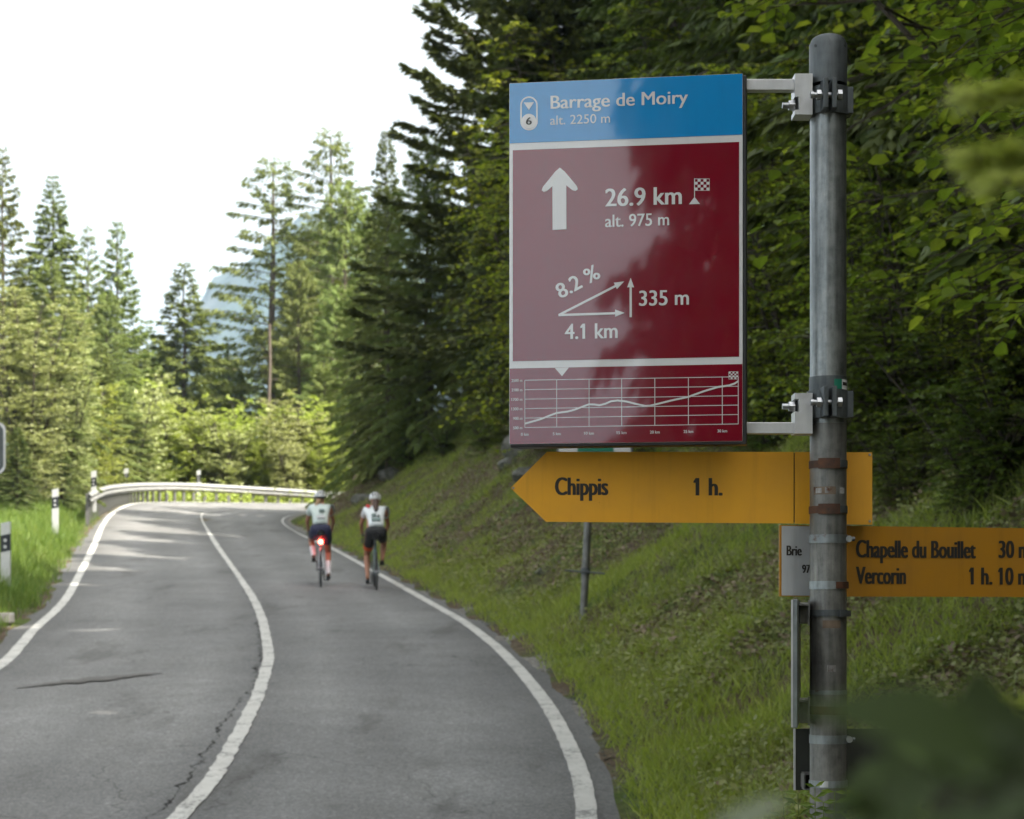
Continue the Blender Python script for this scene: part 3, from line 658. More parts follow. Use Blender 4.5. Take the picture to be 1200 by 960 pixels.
# distant fill behind the bushes
for px, py, Y, tt in ((40, 350, 70, 0), (95, 360, 80, 0), (150, 380, 86, 0), (185, 400, 98, 1), (260, 410, 104, 1), (375, 250, 100, 1), (395, 330, 88, 1), (350, 380, 98, 1), (380, 420, 86, 0)):
    ptree(larchB, 18, px, py, Y, 'light green larch filling the sunlit wood between the spruces', wide=1.0, group='larches between the spruces')
for px, py, Y in ((240, 420, 112), (300, 440, 118), (130, 380, 104), (200, 400, 120), (375, 300, 112), (30, 300, 84), (-20, 330, 75), (330, 430, 110), (90, 330, 98), (60, 400, 90)):
    ptree(spruceD if px % 20 else spruceA, 20, px, py, Y, 'spruce in the second row of the sunlit wood, mostly hidden by trees in front', wide=1.1, group='hidden spruces of the second row')

# --- shaded wood on the hillside (right half)
HW = 'conifers of the shaded hillside wood'
def slope_tree(proto, H0, px, row, top, label, **kw):
    """stands on the slope where the sight line through px, row meets it; its top shows at row top"""
    h = bhit(px, row); x, y, z = h if h else ((px - 600) * 52 / FPX, 52, 0)
    return place(proto, x, y, H0, EYE + (HOR - top) * y / FPX - G(x, y), label, **kw)
slope_tree(pineA, 20, 585, 475, -120, 'huge dark pine whose crooked boughs reach left into the sky', wide=1.15, group=HW, rz=.6)
slope_tree(pineA, 20, 640, 400, -160, 'dark pine right behind the one with the crooked boughs', wide=.9, group=HW, rz=3.0)
ptree(spruceD, 20, 452, 150, 64, 'dark spruce with a pointed top left of the huge pine', wide=.8, group=HW)
slope_tree(larchB, 18, 530, 515, 230, 'tall soft green larch between the dark spruces left of the sign', wide=.75, group=HW)
slope_tree(larchB, 18, 480, 530, 330, 'low larch at the foot of the wood over the right cyclist', wide=.8, group=HW)
slope_tree(larchB, 18, 585, 490, 160, 'light green larch behind the left edge of the red sign', wide=.7, group=HW)
ptree(larchB, 18, 500, 150, 60, 'tall green larch half hidden by the huge pine', wide=1.0, group=HW)
slope_tree(larchB, 18, 505, 520, 200, 'soft green larch hanging over the bank below the dark pine', wide=.75, group=HW)
ptree(larchB, 18, 432, 240, 66, 'fresh green larch with trailing twigs at the foot of the shaded wood', wide=.75, group=HW)
slope_tree(larchB, 18, 560, 500, 180, 'green larch with trailing twigs directly left of the red sign', wide=.7, group=HW)
ptree(larchB, 18, 455, 215, 61, 'soft green larch in front of the dark pointed spruce', wide=.8, group=HW)
ptree(larchB, 18, 415, 330, 68, 'small larch at the left end of the shaded wood', wide=.9, group=HW)
ptree(larchB, 18, 470, 330, 63, 'small larch with trailing twigs above the right cyclist', wide=.9, group=HW)
for k_, (px, row, top) in enumerate(((620, 380, 0), (680, 330, -80), (740, 380, -160), (800, 300, -220), (880, 330, -300), (960, 280, -350), (1040, 330, -420), (1130, 260, -480), (720, 250, -60), (860, 220, -160), (1000, 180, -260), (1160, 150, -300), (1250, 330, -400), (930, 410, -60), (1100, 400, -60), (1010, 420, 0), (820, 430, 40), (760, 440, 60), (1180, 420, 40), (700, 450, 80), (620, 300, -120), (790, 180, -150), (730, 120, -200), (650, 200, -200))):
    slope_tree(spruceD, 20, px, row, top, 'dark spruce deep in the wood behind the leafy hazels, seen only in gaps', wide=1.0, group='dark spruces behind the hazels')
HG = 'hazels on the slope behind the signs'
for px, row, top, t, lab in (
    (600, 480, 300, 1, 'hazel under the dark pine, just left of the red sign'), (640, 490, 120, 0, 'hazel behind the left edge of the red sign'), (700, 500, 60, 1, 'hazel showing above the badge on the blue band'),
    (560, 490, 400, 0, 'low hazel on the slope above the right cyclist'), (760, 505, 60, 0, 'hazel behind the middle of the red sign'), (820, 510, 50, 1, 'hazel behind the right half of the red sign'),
    (885, 515, 120, 0, 'hazel filling the gap between red sign and grey post'), (935, 505, 20, 1, 'tall hazel close left of the grey post'), (1020, 525, 130, 0, 'hazel close right of the grey post'), (1090, 520, 60, 1, 'hazel right of the grey post with dark gaps behind'),
    (1165, 515, 160, 0, 'hazel near the right edge behind the arching ones'), (540, 505, 440, 1, 'lowest hazel at the foot of the wood, above the bare bank'), (700, 380, -40, 1, 'high hazel topping the left half of the sign'), (780, 360, -80, 0, 'high hazel topping the right half of the sign'),
    (870, 370, -80, 1, 'high hazel left of the domed post cap'), (980, 360, -60, 0, 'high hazel behind the domed post cap'), (1070, 370, -40, 1, 'high hazel up the slope, right of the post cap'), (1170, 330, -60, 0, 'highest hazel at the top right corner'), (730, 440, 200, 1, 'hazel wholly behind the red field of the sign')):
    slope_tree((hazA, hazB)[t], 6, px, row, top, lab, group=HG, wide=.9)
for x, y, H, rz, lab in ((3.3, 8.3, 5.6, 1.0, 'nearest arching hazel, its big bright leaves at the right edge'), (4.1, 10.6, 7.2, 2.6, 'arching hazel whose boughs cross the top right of the view'), (4.9, 13.0, 8.2, 4.4, 'arching hazel with boughs hanging above the grey post'), (3.9, 12.0, 5.6, 5.5, 'short arching hazel right of the yellow arrow end'), (5.0, 16.5, 9.0, 0.2, 'arching hazel with boughs over the blue sign band')):
    place(hazC, x, y, 7, H, lab, rz=rz, group='arching hazels at the right')
# low shrubs along the foot of the wood
for k_, (px, row, lab) in enumerate(((1120, 545, 'low shrub on the bank, second from the right edge'), (1190, 560, 'low shrub on the bank at the right edge'), (1060, 540, 'low shrub right of the yellow arrow end'), (1010, 535, 'low shrub directly behind the grey post'), (900, 530, 'low shrub between the red sign and the post'), (650, 520, 'low shrub above the yellow arrow tip'), (425, 560, 'low shrub at the foot of the leaning mossy trunk'), (570, 530, 'low shrub left of the grey boulder'), (610, 515, 'low shrub right above the grey boulder'), (480, 545, 'low shrub above the right cyclist'), (520, 535, 'low shrub at the upper rim of the bare bank'), (1150, 590, 'lowest shrub on the bank right of the post'), (1060, 590, 'low shrub just above the shaded yellow sign'), (440, 560, 'shrub at the left end of the hillside'), (760, 530, 'low shrub hidden behind the red sign bottom'))):
    h = bhit(px, row)
    if h: place(shrA, h[0], h[1], 2.2, (1.5, 1.1, 1.9)[k_ % 3] * (.6 if row > 580 else 1), lab, group='low shrubs along the foot of the wood', wide=1.2)
# --- the wood goes on round the camera: behind and to the right, outside the view, with trees added to shape the light
OG = 'wood on the slope beside and behind the viewer'
rq = random.Random(17)
shade = [(7.4 + rq.uniform(-.8, 1.2), 1 + 3.6 * i + rq.uniform(-.8, .8), rq.uniform(17, 21)) for i in range(14)] + [(9.8 + rq.uniform(-.8, .8), -1 + 3.8 * i, rq.uniform(18, 21)) for i in range(9)] + [(6.2, -1.2, 17), (8.6, -2.6, 21), (11.2, -5.6, 25), (7.0, -5.5, 19)] + [(13 + rq.uniform(-1, 1), 4 + 7 * i, rq.uniform(15, 18)) for i in range(7)]  # spruces added to keep the sun off the road and the signs
for k_, (x, y, H) in enumerate(shade):
    place(spruceD, x, y, 20, H, 'dark spruce in the inner rows of the slope wood, crown behind the hazels, added to shade road and sign', group='inner rows of the slope wood', wide=1.25)
for k_, (x, y, H) in enumerate(((9, 4, 15), (12, 9, 17), (15, 15, 18), (8, -4, 16), (11, -10, 18), (4.5, -14, 17), (.5, -17, 16), (14, -1, 18), (18, 6, 19), (19, 20, 20), (6, -22, 19), (1.5, -26, 20), (-1, -30, 26), (.5, -35, 28), (14, 24, 18), (17, 32, 19), (15, 40, 18), (12, 48, 16), (22, 28, 20), (22, 42, 20), (9, 54, 13), (17, 56, 15))):
    place((spruceD, pineA)[k_ % 5 == 4], x, y, 20, H, 'dark conifer of the slope wood standing outside the view', group=OG)
for k_, (x, y, H) in enumerate(((-4.4, -24, 44), (-1.4, -23, 44), (-2.9, -21, 40), (1.2, -23, 42), (-5.1, -29, 46), (-2.5, -27, 46), (-.2, -26, 44), (-3.6, -26, 46), (-4.7, -25.5, 42), (-6.0, -32, 48), (-3.0, -32, 48), (-.5, -33, 46), (-7.3, -38, 52), (-4.4, -38, 52), (-1.4, -39, 50), (-9.0, -45, 56), (-5.8, -45, 56), (-2.4, -46, 54))):  # unseen, stretched narrow to give the red sign's reflection a dark upright edge
    place(spruceD, x, y, 20, H, 'tall slender spruce added behind the viewer to darken the reflection in the red sign', group='slender spruces added behind the viewer', wide=.42)
for k_, (x, y, H) in enumerate(((4.8, 38, 18), (3.8, 44, 17), (5.2, 33, 18), (6.0, 48, 17), (3.4, 50, 15), (8, 42, 18))):  # added out of sight to block sun stripes on the far road
    place(spruceD, x, y, 20, H, 'dark spruce added on the slope behind the signs to shade the far road', group='spruces added behind the signs to shade the far road')
for k_, (x, y, H) in enumerate(((-22, 6, 12), (-20, -14, 16), (-26, 22, 14))):
    place(larchB, x, y, 18, H, 'larch on the valley side outside the left edge of the view', group='larches on the valley side')
# bare trunks
def snag(px0, py0, py1, Y, rad, lean, label, mat='dead_wood'):
    a = P(px0, py0, Y); b = P(px0 + lean, py1, Y); g = G(b.x, b.y); root = empty('dead_tree', (b.x, b.y, g), label, 'dead tree')
    m = MB(); t = np.linspace(0, 1, 7)[:, None]; pts = np.array([0, 0, -.3]) * (1 - t) + np.array([a.x - b.x, 0, a.z - g]) * t
    m.tube(pts + np.random.default_rng(4).standard_normal((7, 3)) * .02, np.linspace(rad, rad * .55, 7), 8); m.build('trunk', mat, root, True)
    for s_ in range(5):
        h = (.45 + .1 * s_) * (a.z - g); m = MB(); an = s_ * 2.1; m.tube([[0, 0, h], [math.cos(an) * .5, math.sin(an) * .5, h + .1]], [.03, .012], 4); m.build('branch', mat, root)
snag(316, 380, 470, 84, .10, -3, 'bare broken trunk standing between the bright bushes and the mountain', 'spruce_bark')
def rock(x, y, sx, sy, sz, seed, label, group=None, sink=.3):
    bm = bmesh.new(); bmesh.ops.create_icosphere(bm, subdivisions=3, radius=1); r = np.random.default_rng(seed)
    P0 = r.standard_normal((14, 3)); P0 /= np.linalg.norm(P0, axis=1)[:, None]; off = r.uniform(.62, .95, 14)
    for v in bm.verts:
        c = np.array(v.co); s = min(1.0, min((off[i] / max(1e-3, float(c @ P0[i]))) if c @ P0[i] > .3 else 9 for i in range(14)))
        s *= 1 + .05 * math.sin(9 * c[0] + seed) * math.cos(8 * c[1]) ; v.co = Vector((c[0] * sx * s, c[1] * sy * s, c[2] * sz * s))
    m = MB(); m.bm(bm); bm.free(); o = m.build('rock', 'rock', None, False); o.location = (x, y, G(x, y) + sz * (1 - sink) - sz * .5); tag(o, label, 'rock', group); return o
def prock(px, py, s, seed, label, dep=None, **kw):
    """rock lying where the sight line through px, py meets the ground"""
    h = bhit(px, py)
    return rock(h[0], h[1], s[0], s[1], s[2], seed, label, **kw)
prock(608, 528, (.45, .4, .35), 1, 'grey boulder in the bank just left of the red sign bottom corner', group='rocks in the bank')
prock(628, 560, (.5, .3, .22), 2, 'grey flat rock in the bank behind the yellow arrow tip', group='rocks in the bank')
prock(596, 548, (.3, .3, .22), 3, 'small grey rock under the grey boulder by the yellow arrow tip', group='rocks in the bank')
prock(458, 560, (.45, .35, .30), 4, 'tall grey rock outcrop at the foot of the wood above the right cyclist', group='rocks in the bank')
prock(428, 588, (.45, .35, .25), 6, 'mossy rock outcrop on the bank left of the right cyclist', group='rocks in the bank')
prock(500, 622, (.14, .1, .08), 7, 'small pale stone on the bank right of the right cyclist', group='loose stones on the bank')
prock(636, 672, (.12, .1, .07), 8, 'small pale stone left of the thin grey post', group='loose stones on the bank')

# --- grass and herbs (nobody could count them)
BV = np.array([[-.5, 0, 0], [.5, 0, 0], [-.34, .55, .10], [.34, .55, .10], [0, 1, .38]], float)
BF4 = np.array([[0, 1, 3, 2]]); BF3 = np.array([[2, 3, 4]])
def sample(n, x0, x1, y0, y1, ok, seed):
    r = np.random.default_rng(seed); X = []; m = 0
    while m < n:
        y = r.uniform(y0, y1, n * 2); x = r.uniform(x0, x1, n * 2); keep = r.random(n * 2) < (y0 + 4) / (y + 4) * 1.0
        x, y = x[keep], y[keep]; z, dl, dr = ground_info(x, y); k = ok(x, y, dl, dr, r)
        X.append(np.stack([x[k], y[k], z[k]], 1)); m += int(k.sum())
    return np.vstack(X)[:n], r
def grass(name, pts, r, nb, h, wdt, mat, spread=.05, lean=.5, label=None):
    n = len(pts) * nb; p = np.repeat(pts, nb, 0) + np.stack([r.normal(0, spread, n), r.normal(0, spread, n), np.zeros(n) - .02], 1)
    sc = np.repeat(r.uniform(.6, 1.3, len(pts)), nb) if not hasattr(h, '__len__') else 1
    hh = (np.repeat(h, nb) if hasattr(h, '__len__') else h) * sc * r.uniform(.55, 1.15, n)
    d = np.stack([r.normal(0, lean * .5, n), r.normal(0, lean * .5, n), np.ones(n)], 1); nm = np.stack([r.standard_normal(n), r.standard_normal(n), np.zeros(n) + .2], 1)
    dn = norm(d); x = norm(np.cross(dn, nm)); z = np.cross(x, dn); ww = wdt * r.uniform(.7, 1.3, n)
    V = BV[None, :, 0:1] * x[:, None] * ww[:, None, None] + BV[None, :, 1:2] * dn[:, None] * hh[:, None, None] + BV[None, :, 2:3] * z[:, None] * hh[:, None, None] + p[:, None]
    V = V.reshape(-1, 3); off = (np.arange(n) * 5)[:, None, None]
    me = fast_mesh(name, V, [(BF4[None] + off).reshape(-1, 4), (BF3[None] + off).reshape(-1, 3)])
    o = link(name, me, None, mat); o['kind'] = 'stuff'; return o
def patch(x, y): return vnoise(x, y, 2.6, 11) + .6 * vnoise(x, y, 1.1, 12)
# fresh grass: everywhere near the road edge, in patches higher up
pts, r = sample(26000, -8, 13, 7, 62, lambda x, y, dl, dr, r: (dr > .12) & (dr < 13) & (x / y < .30) & ((dr < 1.1 + .8 * vnoise(x, y, 1.7, 21)) | (patch(x, y) > .05)), 71)
grass('bank_grass', pts, r, 6, .17, .010, 'grass_blades', .07, 1.1)
pts, r = sample(9000, -8, 13, 7, 62, lambda x, y, dl, dr, r: (dr > .3) & (dr < 14) & (x / y < .30), 73)
grass('bank_grass', pts, r, 6, .22, .008, 'bank_herbs', .09, 1.1)
def litter(name, pts, r, nb, size, mat, shape=LEAF2, up=.06, tilt=.7, spread=.07):
    n = len(pts) * nb; p = np.repeat(pts, nb, 0) + np.stack([r.normal(0, spread, n), r.normal(0, spread, n), r.uniform(.0, up, n)], 1)
    a = r.uniform(0, 6.28, n); d = np.stack([np.cos(a), np.sin(a), r.normal(.1, .4, n)], 1); nm = np.array([-.25, -.25, 1.0]) + tilt * .6 * r.standard_normal((n, 3)); s = size * r.uniform(.5, 1.3, n)
    v, f = scatter(*shape, p, d, nm, s, s); o = link(name, fast_mesh(name, v, f), None, mat); o['kind'] = 'stuff'; return o
pts, r = sample(21000, -8, 14, 7, 62, lambda x, y, dl, dr, r: (dr > .5) & (dr < 15) & (x / y < .31) & (patch(x, y) < .35), 75)
litter('ground_cover', pts, r, 7, .055, 'bank_herbs', LEAF2, .13, .8, .09)
pts, r = sample(15000, -8, 14, 7, 62, lambda x, y, dl, dr, r: (dr > .9) & (dr < 15) & (x / y < .31) & (patch(x, y) < .06), 77)
litter('leaf_litter', pts, r, 5, .07, 'dry_litter', LEAF2, .05, .7, .08)
# long grass of the left verge
pts, r = sample(12500, -17, -4.5, 17, 72, lambda x, y, dl, dr, r: (dl > .08) & (dl < 5.5), 79)
hh = .22 + .22 * sm(ground_info(pts[:, 0], pts[:, 1])[1] / .9)
grass('verge_grass', pts, r, 9, hh, .012, 'verge_blades', .09, .6)
pts = np.array([[x_ + a_, y_ + b_, 0] for x_, y_ in ((-7.88, 30.8), (-10.77, 47), (-12.28, 58.5)) for a_ in np.linspace(-.5, .5, 9) for b_ in np.linspace(-.9, .35, 7)]); pts[:, :2] += r.normal(0, .05, (len(pts), 2)); gi = ground_info(pts[:, 0], pts[:, 1]); pts[:, 2] = gi[0]; pts = pts[gi[1] > .0]
grass('verge_grass', pts, r, 12, .46, .012, 'verge_blades', .08, .4)
pts, r = sample(2500, -26, -5, 20, 95, lambda x, y, dl, dr, r: (dl > 3.5) & (dl < 16), 81)
litter('undergrowth', pts, r, 14, .16, 'bush_leaves', LEAF2, .5, .8, .35)
pts, r = sample(1600, -20, 4, 72, 84, lambda x, y, dl, dr, r: (dl > .9) & (dl < 7), 83)
litter('undergrowth', pts, r, 14, .15, 'bush_leaves', LEAF2, .6, .8, .35)
# gravel along the road edges
pts, r = sample(9000, -14, 6, 7, 60, lambda x, y, dl, dr, r: ((dr > -.02) & (dr < .32)) | ((dl > -.02) & (dl < .22)), 85)
PEB = (np.array([[1, 0, 0], [-1, 0, 0], [0, 1, 0], [0, -1, 0], [0, 0, .8]], float), np.array([[0, 2, 4], [2, 1, 4], [1, 3, 4], [3, 0, 4]]))
a = r.uniform(0, 6.28, len(pts)); v, f = scatter(*PEB, pts + [0, 0, .015], np.stack([np.cos(a), np.sin(a), 0 * a], 1), np.tile([0, 0, 1.], (len(pts), 1)), .006 + .022 * r.random(len(pts)) ** 3, .006 + .02 * r.random(len(pts)) ** 3)
o = link('gravel', fast_mesh('gravel', v, f), None, 'rock'); o['kind'] = 'stuff'
# ------------------------------------------------------------------ lettering
DG = None
_cap = {}
def glyphs(s, offset=0.0):
    cu = bpy.data.curves.new('t', 'FONT'); cu.body = s; cu.size = 1.0; cu.offset = offset; cu.resolution_u = 4
    ob = bpy.data.objects.new('t', cu); COL.objects.link(ob)
    dg = bpy.context.evaluated_depsgraph_get(); me = bpy.data.meshes.new_from_object(ob.evaluated_get(dg))
    bpy.data.objects.remove(ob); bpy.data.curves.remove(cu)
    return me
def cap_h(offset):
    if offset not in _cap:
        me = glyphs('H', offset); zs = [v.co.y for v in me.vertices]; _cap[offset] = (min(zs), max(zs)); bpy.data.meshes.remove(me)
    return _cap[offset]
def lettering(s, parent, x0, x1, base, cap, y, mat, offset=0.0, ang=0.0, name='lettering', bold=0.0):
    """words printed on a sign: ink from x0 to x1, baseline and capital height in the sign's own metres"""
    me = glyphs(s, offset); lo, hi = cap_h(offset); n = len(me.vertices); co = np.empty(n * 3); me.vertices.foreach_get('co', co); co = co.reshape(-1, 3)
    sx = (x1 - x0) / (co[:, 0].max() - co[:, 0].min()); sz = cap / (hi - lo)
    flags = []
    for i_, chx in enumerate(s):
        if chx == '1':
            pm = glyphs(s[:i_ + 1], offset); xr = max(v.co.x for v in pm.vertices); bpy.data.meshes.remove(pm); om = glyphs('1', offset); ox = [v.co.x for v in om.vertices]; bpy.data.meshes.remove(om)
            wb = max(ox) - min(ox); l_ = xr - wb + .002; flags.append([(l_, hi), (l_, hi - .13), (l_ - .105, hi - .20), (l_ - .105, hi - .125)])
    X0 = co[:, 0].min()
    X = (co[:, 0] - X0) * sx; Z = (co[:, 1] - lo) * sz; c, s_ = math.cos(ang), math.sin(ang)
    V = np.stack([x0 + X * c - Z * s_, np.full(n, y), base + X * s_ + Z * c], 1)
    me.vertices.foreach_set('co', V.ravel()); me.update(); me.name = name
    if flags:
        bm = bmesh.new(); bm.from_mesh(me)
        for fl in flags:
            q_ = [((fx - X0) * sx, (fz - lo) * sz) for fx, fz in fl]
            bm.faces.new([bm.verts.new((x0 + a_ * c - b_ * s_, y - .00002, base + a_ * s_ + b_ * c)) for a_, b_ in q_])
        bm.to_mesh(me); bm.free()
    if bold:
        bm = bmesh.new()
        for i_, dx in enumerate((0, -bold * cap, bold * cap)):
            m2 = me.copy(); m2.transform(Matrix.Translation((dx, -i_ * .00005, 0))); bm.from_mesh(m2); bpy.data.meshes.remove(m2)
        bm.to_mesh(me); bm.free()
    return link(name, me, parent, mat)

# ------------------------------------------------------------------ the red and blue route sign
GX = 'hardware'
PY = 3.3
K = PY / FPX
def W(px, py, Y=PY): return P(px, py, Y)
def route_sign():
    y0 = 3.32; a = math.asin(.061 / .387); Wd = .3868; Hh = .602; x0 = (597 - 600) * y0 / FPX; zb = P(0, 521, y0).z
    root = empty('route_sign', (x0, y0, zb), 'tall red sign with a blue top band reading Barrage de Moiry, on aluminium arms', 'sign', rz=-a)
    c, s = math.cos(a), math.sin(a)
    def lx(px): k = (px - 600) / FPX; return (k * y0 - x0) / (c + k * s)
    def lz(px, py): yy = y0 - lx(px) * s; return EYE + (HOR - py) * yy / FPX - zb
    def rect(name, u0, v0, u1, v1, mat, y, th=.0003):
        m = MB(); m.box(((u0 + u1) / 2, y - th / 2, (v0 + v1) / 2), (u1 - u0, th, v1 - v0)); return m.build(name, mat, root)
    m = MB(); m.box((Wd / 2 + .0035, .019, Hh / 2 - .0035), (Wd + .005, .034, Hh + .003), bev=.0015); m.build('frame', 'black_frame', root)
    m = MB(); m.box((Wd / 2, 0, Hh / 2), (Wd, .002, Hh), bev=.0006); m.build('panel', 'sign_white', root)
    zbl = Hh * (1 - .1665); za = Hh * (1 - .186); ze = Hh * (1 - .770); zw = Hh * (1 - .790)
    F_ = -.0012
    rect('blue_band', .0005, zbl, Wd - .0005, Hh - .0005, 'sign_blue', F_)
    rect('red_field', .0058, ze, Wd - .0058, za, 'sign_red', F_)
    rect('profile_field', .0005, .0005, Wd - .0005, zw, 'sign_red', F_)
    T = F_ - .0008
    def pt(px, py): return (lx(px), lz(px, py))
    def poly(name, pts, mat='sign_white', y=T):
        m = MB(); m.prism([pt(*p) if isinstance(p, tuple) else p for p in pts], y - .0002, y, 0); return m.build(name, mat, root)
    def stroke(name, pts, w_px, mat='sign_white', y=T, ww=None):
        q = [Vector(pt(*p)) for p in pts]; hw = w_px * K * .5; bm = bmesh.new(); L = []; 
        for i, p in enumerate(q):
            d = (q[min(i + 1, len(q) - 1)] - q[max(i - 1, 0)]).normalized(); nn = Vector((-d.y, d.x)) * hw; L.append((p + nn, p - nn))
        vs = [(bm.verts.new((a_.x, y, a_.y)), bm.verts.new((b_.x, y, b_.y))) for a_, b_ in L]
        for i in range(len(vs) - 1): bm.faces.new((vs[i][0], vs[i][1], vs[i + 1][1], vs[i + 1][0]))
        m = MB(); m.bm(bm); bm.free(); return m.build(name, mat, root)
    def words(s_, px0, px1, pyb, cap, off, ang=0.0, mat='sign_white', y=T - .0003):
        pm = (px0 + px1) / 2; return lettering(s_, root, lx(px0), lx(px1), lz(px0, pyb), cap * K, y, mat, 0.0, ang, bold=max(0, off * 2.2))
    ta = .035
    # the pictures look straight at a sign that is turned, so baselines lie level on the sign itself
    words('Barrage de Moiry', 645.8, 806, 128, 15.2, .012); words('alt. 2250 m', 645, 715, 146.8, 10.6, -.004)
    words('26.9 km', 710, 798.5, 242.3, 20.4, .014); words('alt. 975 m', 709.5, 784, 266.5, 14.2, .008)
    words('335 m', 749.5, 807, 358.7, 17.4, .012); words('4.1 km', 662.5, 723.5, 397.7, 17.6, .012)
    lettering('8.2 %', root, lx(657.5), lx(657.5) + 53 * K, lz(657.5, 350.5), 17.2 * K, T - .0003, 'sign_white', 0.0, R(27), bold=.03)
    poly('arrow', [(656.2, 196.8), (662, 201.5), (676.2, 218.5), (677.3, 222.2), (674.6, 224.2), (671, 223.2), (663.8, 217.6), (664, 269), (647.8, 269.8), (647.6, 218.6), (641, 224.2), (637.3, 225.4), (635.2, 223.4), (636.2, 219.8), (650.5, 201.9)])
    def arrowhead(tip, d, L, wd):
        d = Vector(d).normalized(); nn = Vector((-d.y, d.x)); t = Vector(tip); b = t - d * L
        poly('arrowhead', [tuple(t), tuple(b + nn * wd), tuple(b - nn * wd)])
    stroke('slope_line', [(654.8, 369.6), (722, 335.2)], 2.6); arrowhead((731.5, 330.2), (2, -1), 11.5, 4.2)
    stroke('length_line', [(654.8, 369.6), (722, 367.4)], 2.6, y=T - .0004); arrowhead((732, 367), (1, -.02), 11, 4.2)
    stroke('height_line', [(739.2, 372), (739.2, 336)], 2.6); arrowhead((739.2, 326), (0, -1), 11, 4.0)
    # start and finish flags: white squares on the field
    stroke('flag_pole', [(814, 209.5), (814, 233)], .9); poly('flag_base', [(814, 231.2), (820.3, 239.3), (807.6, 239.8)])
    def checks(px0, py0, px1, py1, nc, nr, ph):
        dx, dy = (px1 - px0) / nc, (py1 - py0) / nr
        m = MB()
        for i in range(nc):
            for j in range(nr):
                if (i + j) % 2 == ph:
                    p, q = pt(px0 + i * dx, py0 + (j + 1) * dy), pt(px0 + (i + 1) * dx, py0 + j * dy)
                    m.box(((p[0] + q[0]) / 2, T, (p[1] + q[1]) / 2), (q[0] - p[0] - .0001, .0004, q[1] - p[1] - .0001))
        m.build('chequered_flag', 'sign_white', root)
        stroke('flag_outline', [(px0, py0), (px1, py0), (px1, py1), (px0, py1), (px0, py0)], .6)
    checks(814.2, 210, 831.4, 223.6, 5, 4, 1); checks(854.2, 436, 865, 444.5, 5, 4, 0)
    # route number badge
    def arc(cx, cy, r, a0, a1, n_=14): return [(cx + r * math.cos(R(a0 + (a1 - a0) * i / n_)), cy - r * math.sin(R(a0 + (a1 - a0) * i / n_))) for i in range(n_ + 1)]
    cx = 620.1; stroke('badge_outline', arc(cx, 123.6, 9.3, 0, 180) + arc(cx, 143, 9.3, 180, 360) + [(cx + 9.3, 123.6)], 1.8)
    poly('badge_disc', arc(cx, 142.6, 8.7, 0, 352, 26), y=T - .0005); poly('badge_triangle', [(614, 120.6), (626, 120.2), (620, 129.4)])
    words('6', 617, 623.2, 146.8, 8.6, .02, 0, 'black_frame', T - .0011)
    poly('pointer', [(650.5, 431.5), (666.8, 431), (658.8, 441.2)], y=T)
    # height profile
    gxp = [615.3, 652.6, 690.5, 728.7, 767.5, 806.8, 846.5, 865.2]
    def gy(px, k): t = (px - 615.3) / 250; return lerp(445.9, 441.8, t) + k * lerp(11.08, 11.05, t)
    for k_ in range(6): stroke('grid_line', [(615.3, gy(615.3, k_)), (865.2, gy(865.2, k_))], .75)
    for px in gxp: stroke('grid_line', [(px, gy(px, 0)), (px, gy(px, 5))], .75, y=T - .0004)
    pr = [(132, 738), (200, 719), (235, 705), (272, 691), (320, 685), (350, 677), (414, 653), (438, 654), (460, 657), (485, 651), (510, 640), (540, 636), (580, 641), (620, 651), (660, 660), (682, 659), (700, 655), (780, 635), (851, 620), (920, 595), (980, 577), (1030, 570), (1055, 561), (1070, 551)]
    stroke('profile_curve', [(580 + a_ / 3.75, 300 + b_ / 3.75) for a_, b_ in pr], 2.1, y=T - .0008)
    for k_, t in enumerate(('2500 m', '2100 m', '1700 m', '1300 m', '900 m', '500 m')):
        wd = 12.6 if k_ < 4 else 10.8; words(t, 612.4 - wd, 612.4, gy(606, k_) + 1.9, 3.3, .012)
    for px, t in zip(gxp, ('0 km', '5 km', '10 km', '15 km', '20 km', '25 km', '30 km')):
        wd = 9 if len(t) < 5 else 11.2; words(t, px - wd / 2, px + wd / 2, gy(px, 5) + 9.6, 3.3, .012)
    # arms, profiles and clamps that hold it (built in the world, then hung on the sign)
    inv = root.matrix_basis.inverted() if False else (Matrix.Translation((x0, y0, zb)) @ Matrix.Rotation(-a, 4, 'Z')).inverted()
    def hang(m, name, mat, smooth=False):
        o = m.build(name, mat, root, smooth); o.data.transform(inv); return o
    cx_ = (970.5 - 600) * K
    for rt, rb, up in ((105, 137, 1), (459.5, 491.5, 0)):
        zt, zb_ = W(0, rt).z, W(0, rb).z; zm = (zt + zb_) / 2
        m = MB(); an = np.linspace(0, 2 * PI, 33)[:-1]
        for ro, ri in ((.0352, .0306),):
            ring = []
            for z_, r_ in ((zb_, ri), (zb_, ro), (zt, ro), (zt, ri)): ring.append(np.stack([cx_ + r_ * np.cos(an), PY + r_ * np.sin(an), np.full(32, z_)], 1))
            V = np.vstack(ring); F = []
            for k_ in range(4):
                for j_ in range(32): j2 = (j_ + 1) % 32; k2 = (k_ + 1) % 4; F.append((k_ * 32 + j_, k_ * 32 + j2, k2 * 32 + j2, k2 * 32 + j_))
            m.add(V, np.array(F))
        m.box((cx_ + .0335, PY - .004, zm), (.010, .034, zt - zb_ - .002), bev=.001)
        hang(m, 'clamp', 'dark_steel')
        for px_ in (960.8, 971): m = MB(); m.box(((px_ - 600) * K, PY - .047, zm + .001), (.0078, .036, zt - zb_ + .004), bev=.0012); hang(m, 'clamp_lug', 'dark_steel')
        m = MB(); xb = (947 - 600) * K; m.tube([[xb - .003, PY - .052, zm], [(981 - 600) * K, PY - .052, zm]], .0045, 10); hang(m, 'bolt', 'bolt_steel', True)
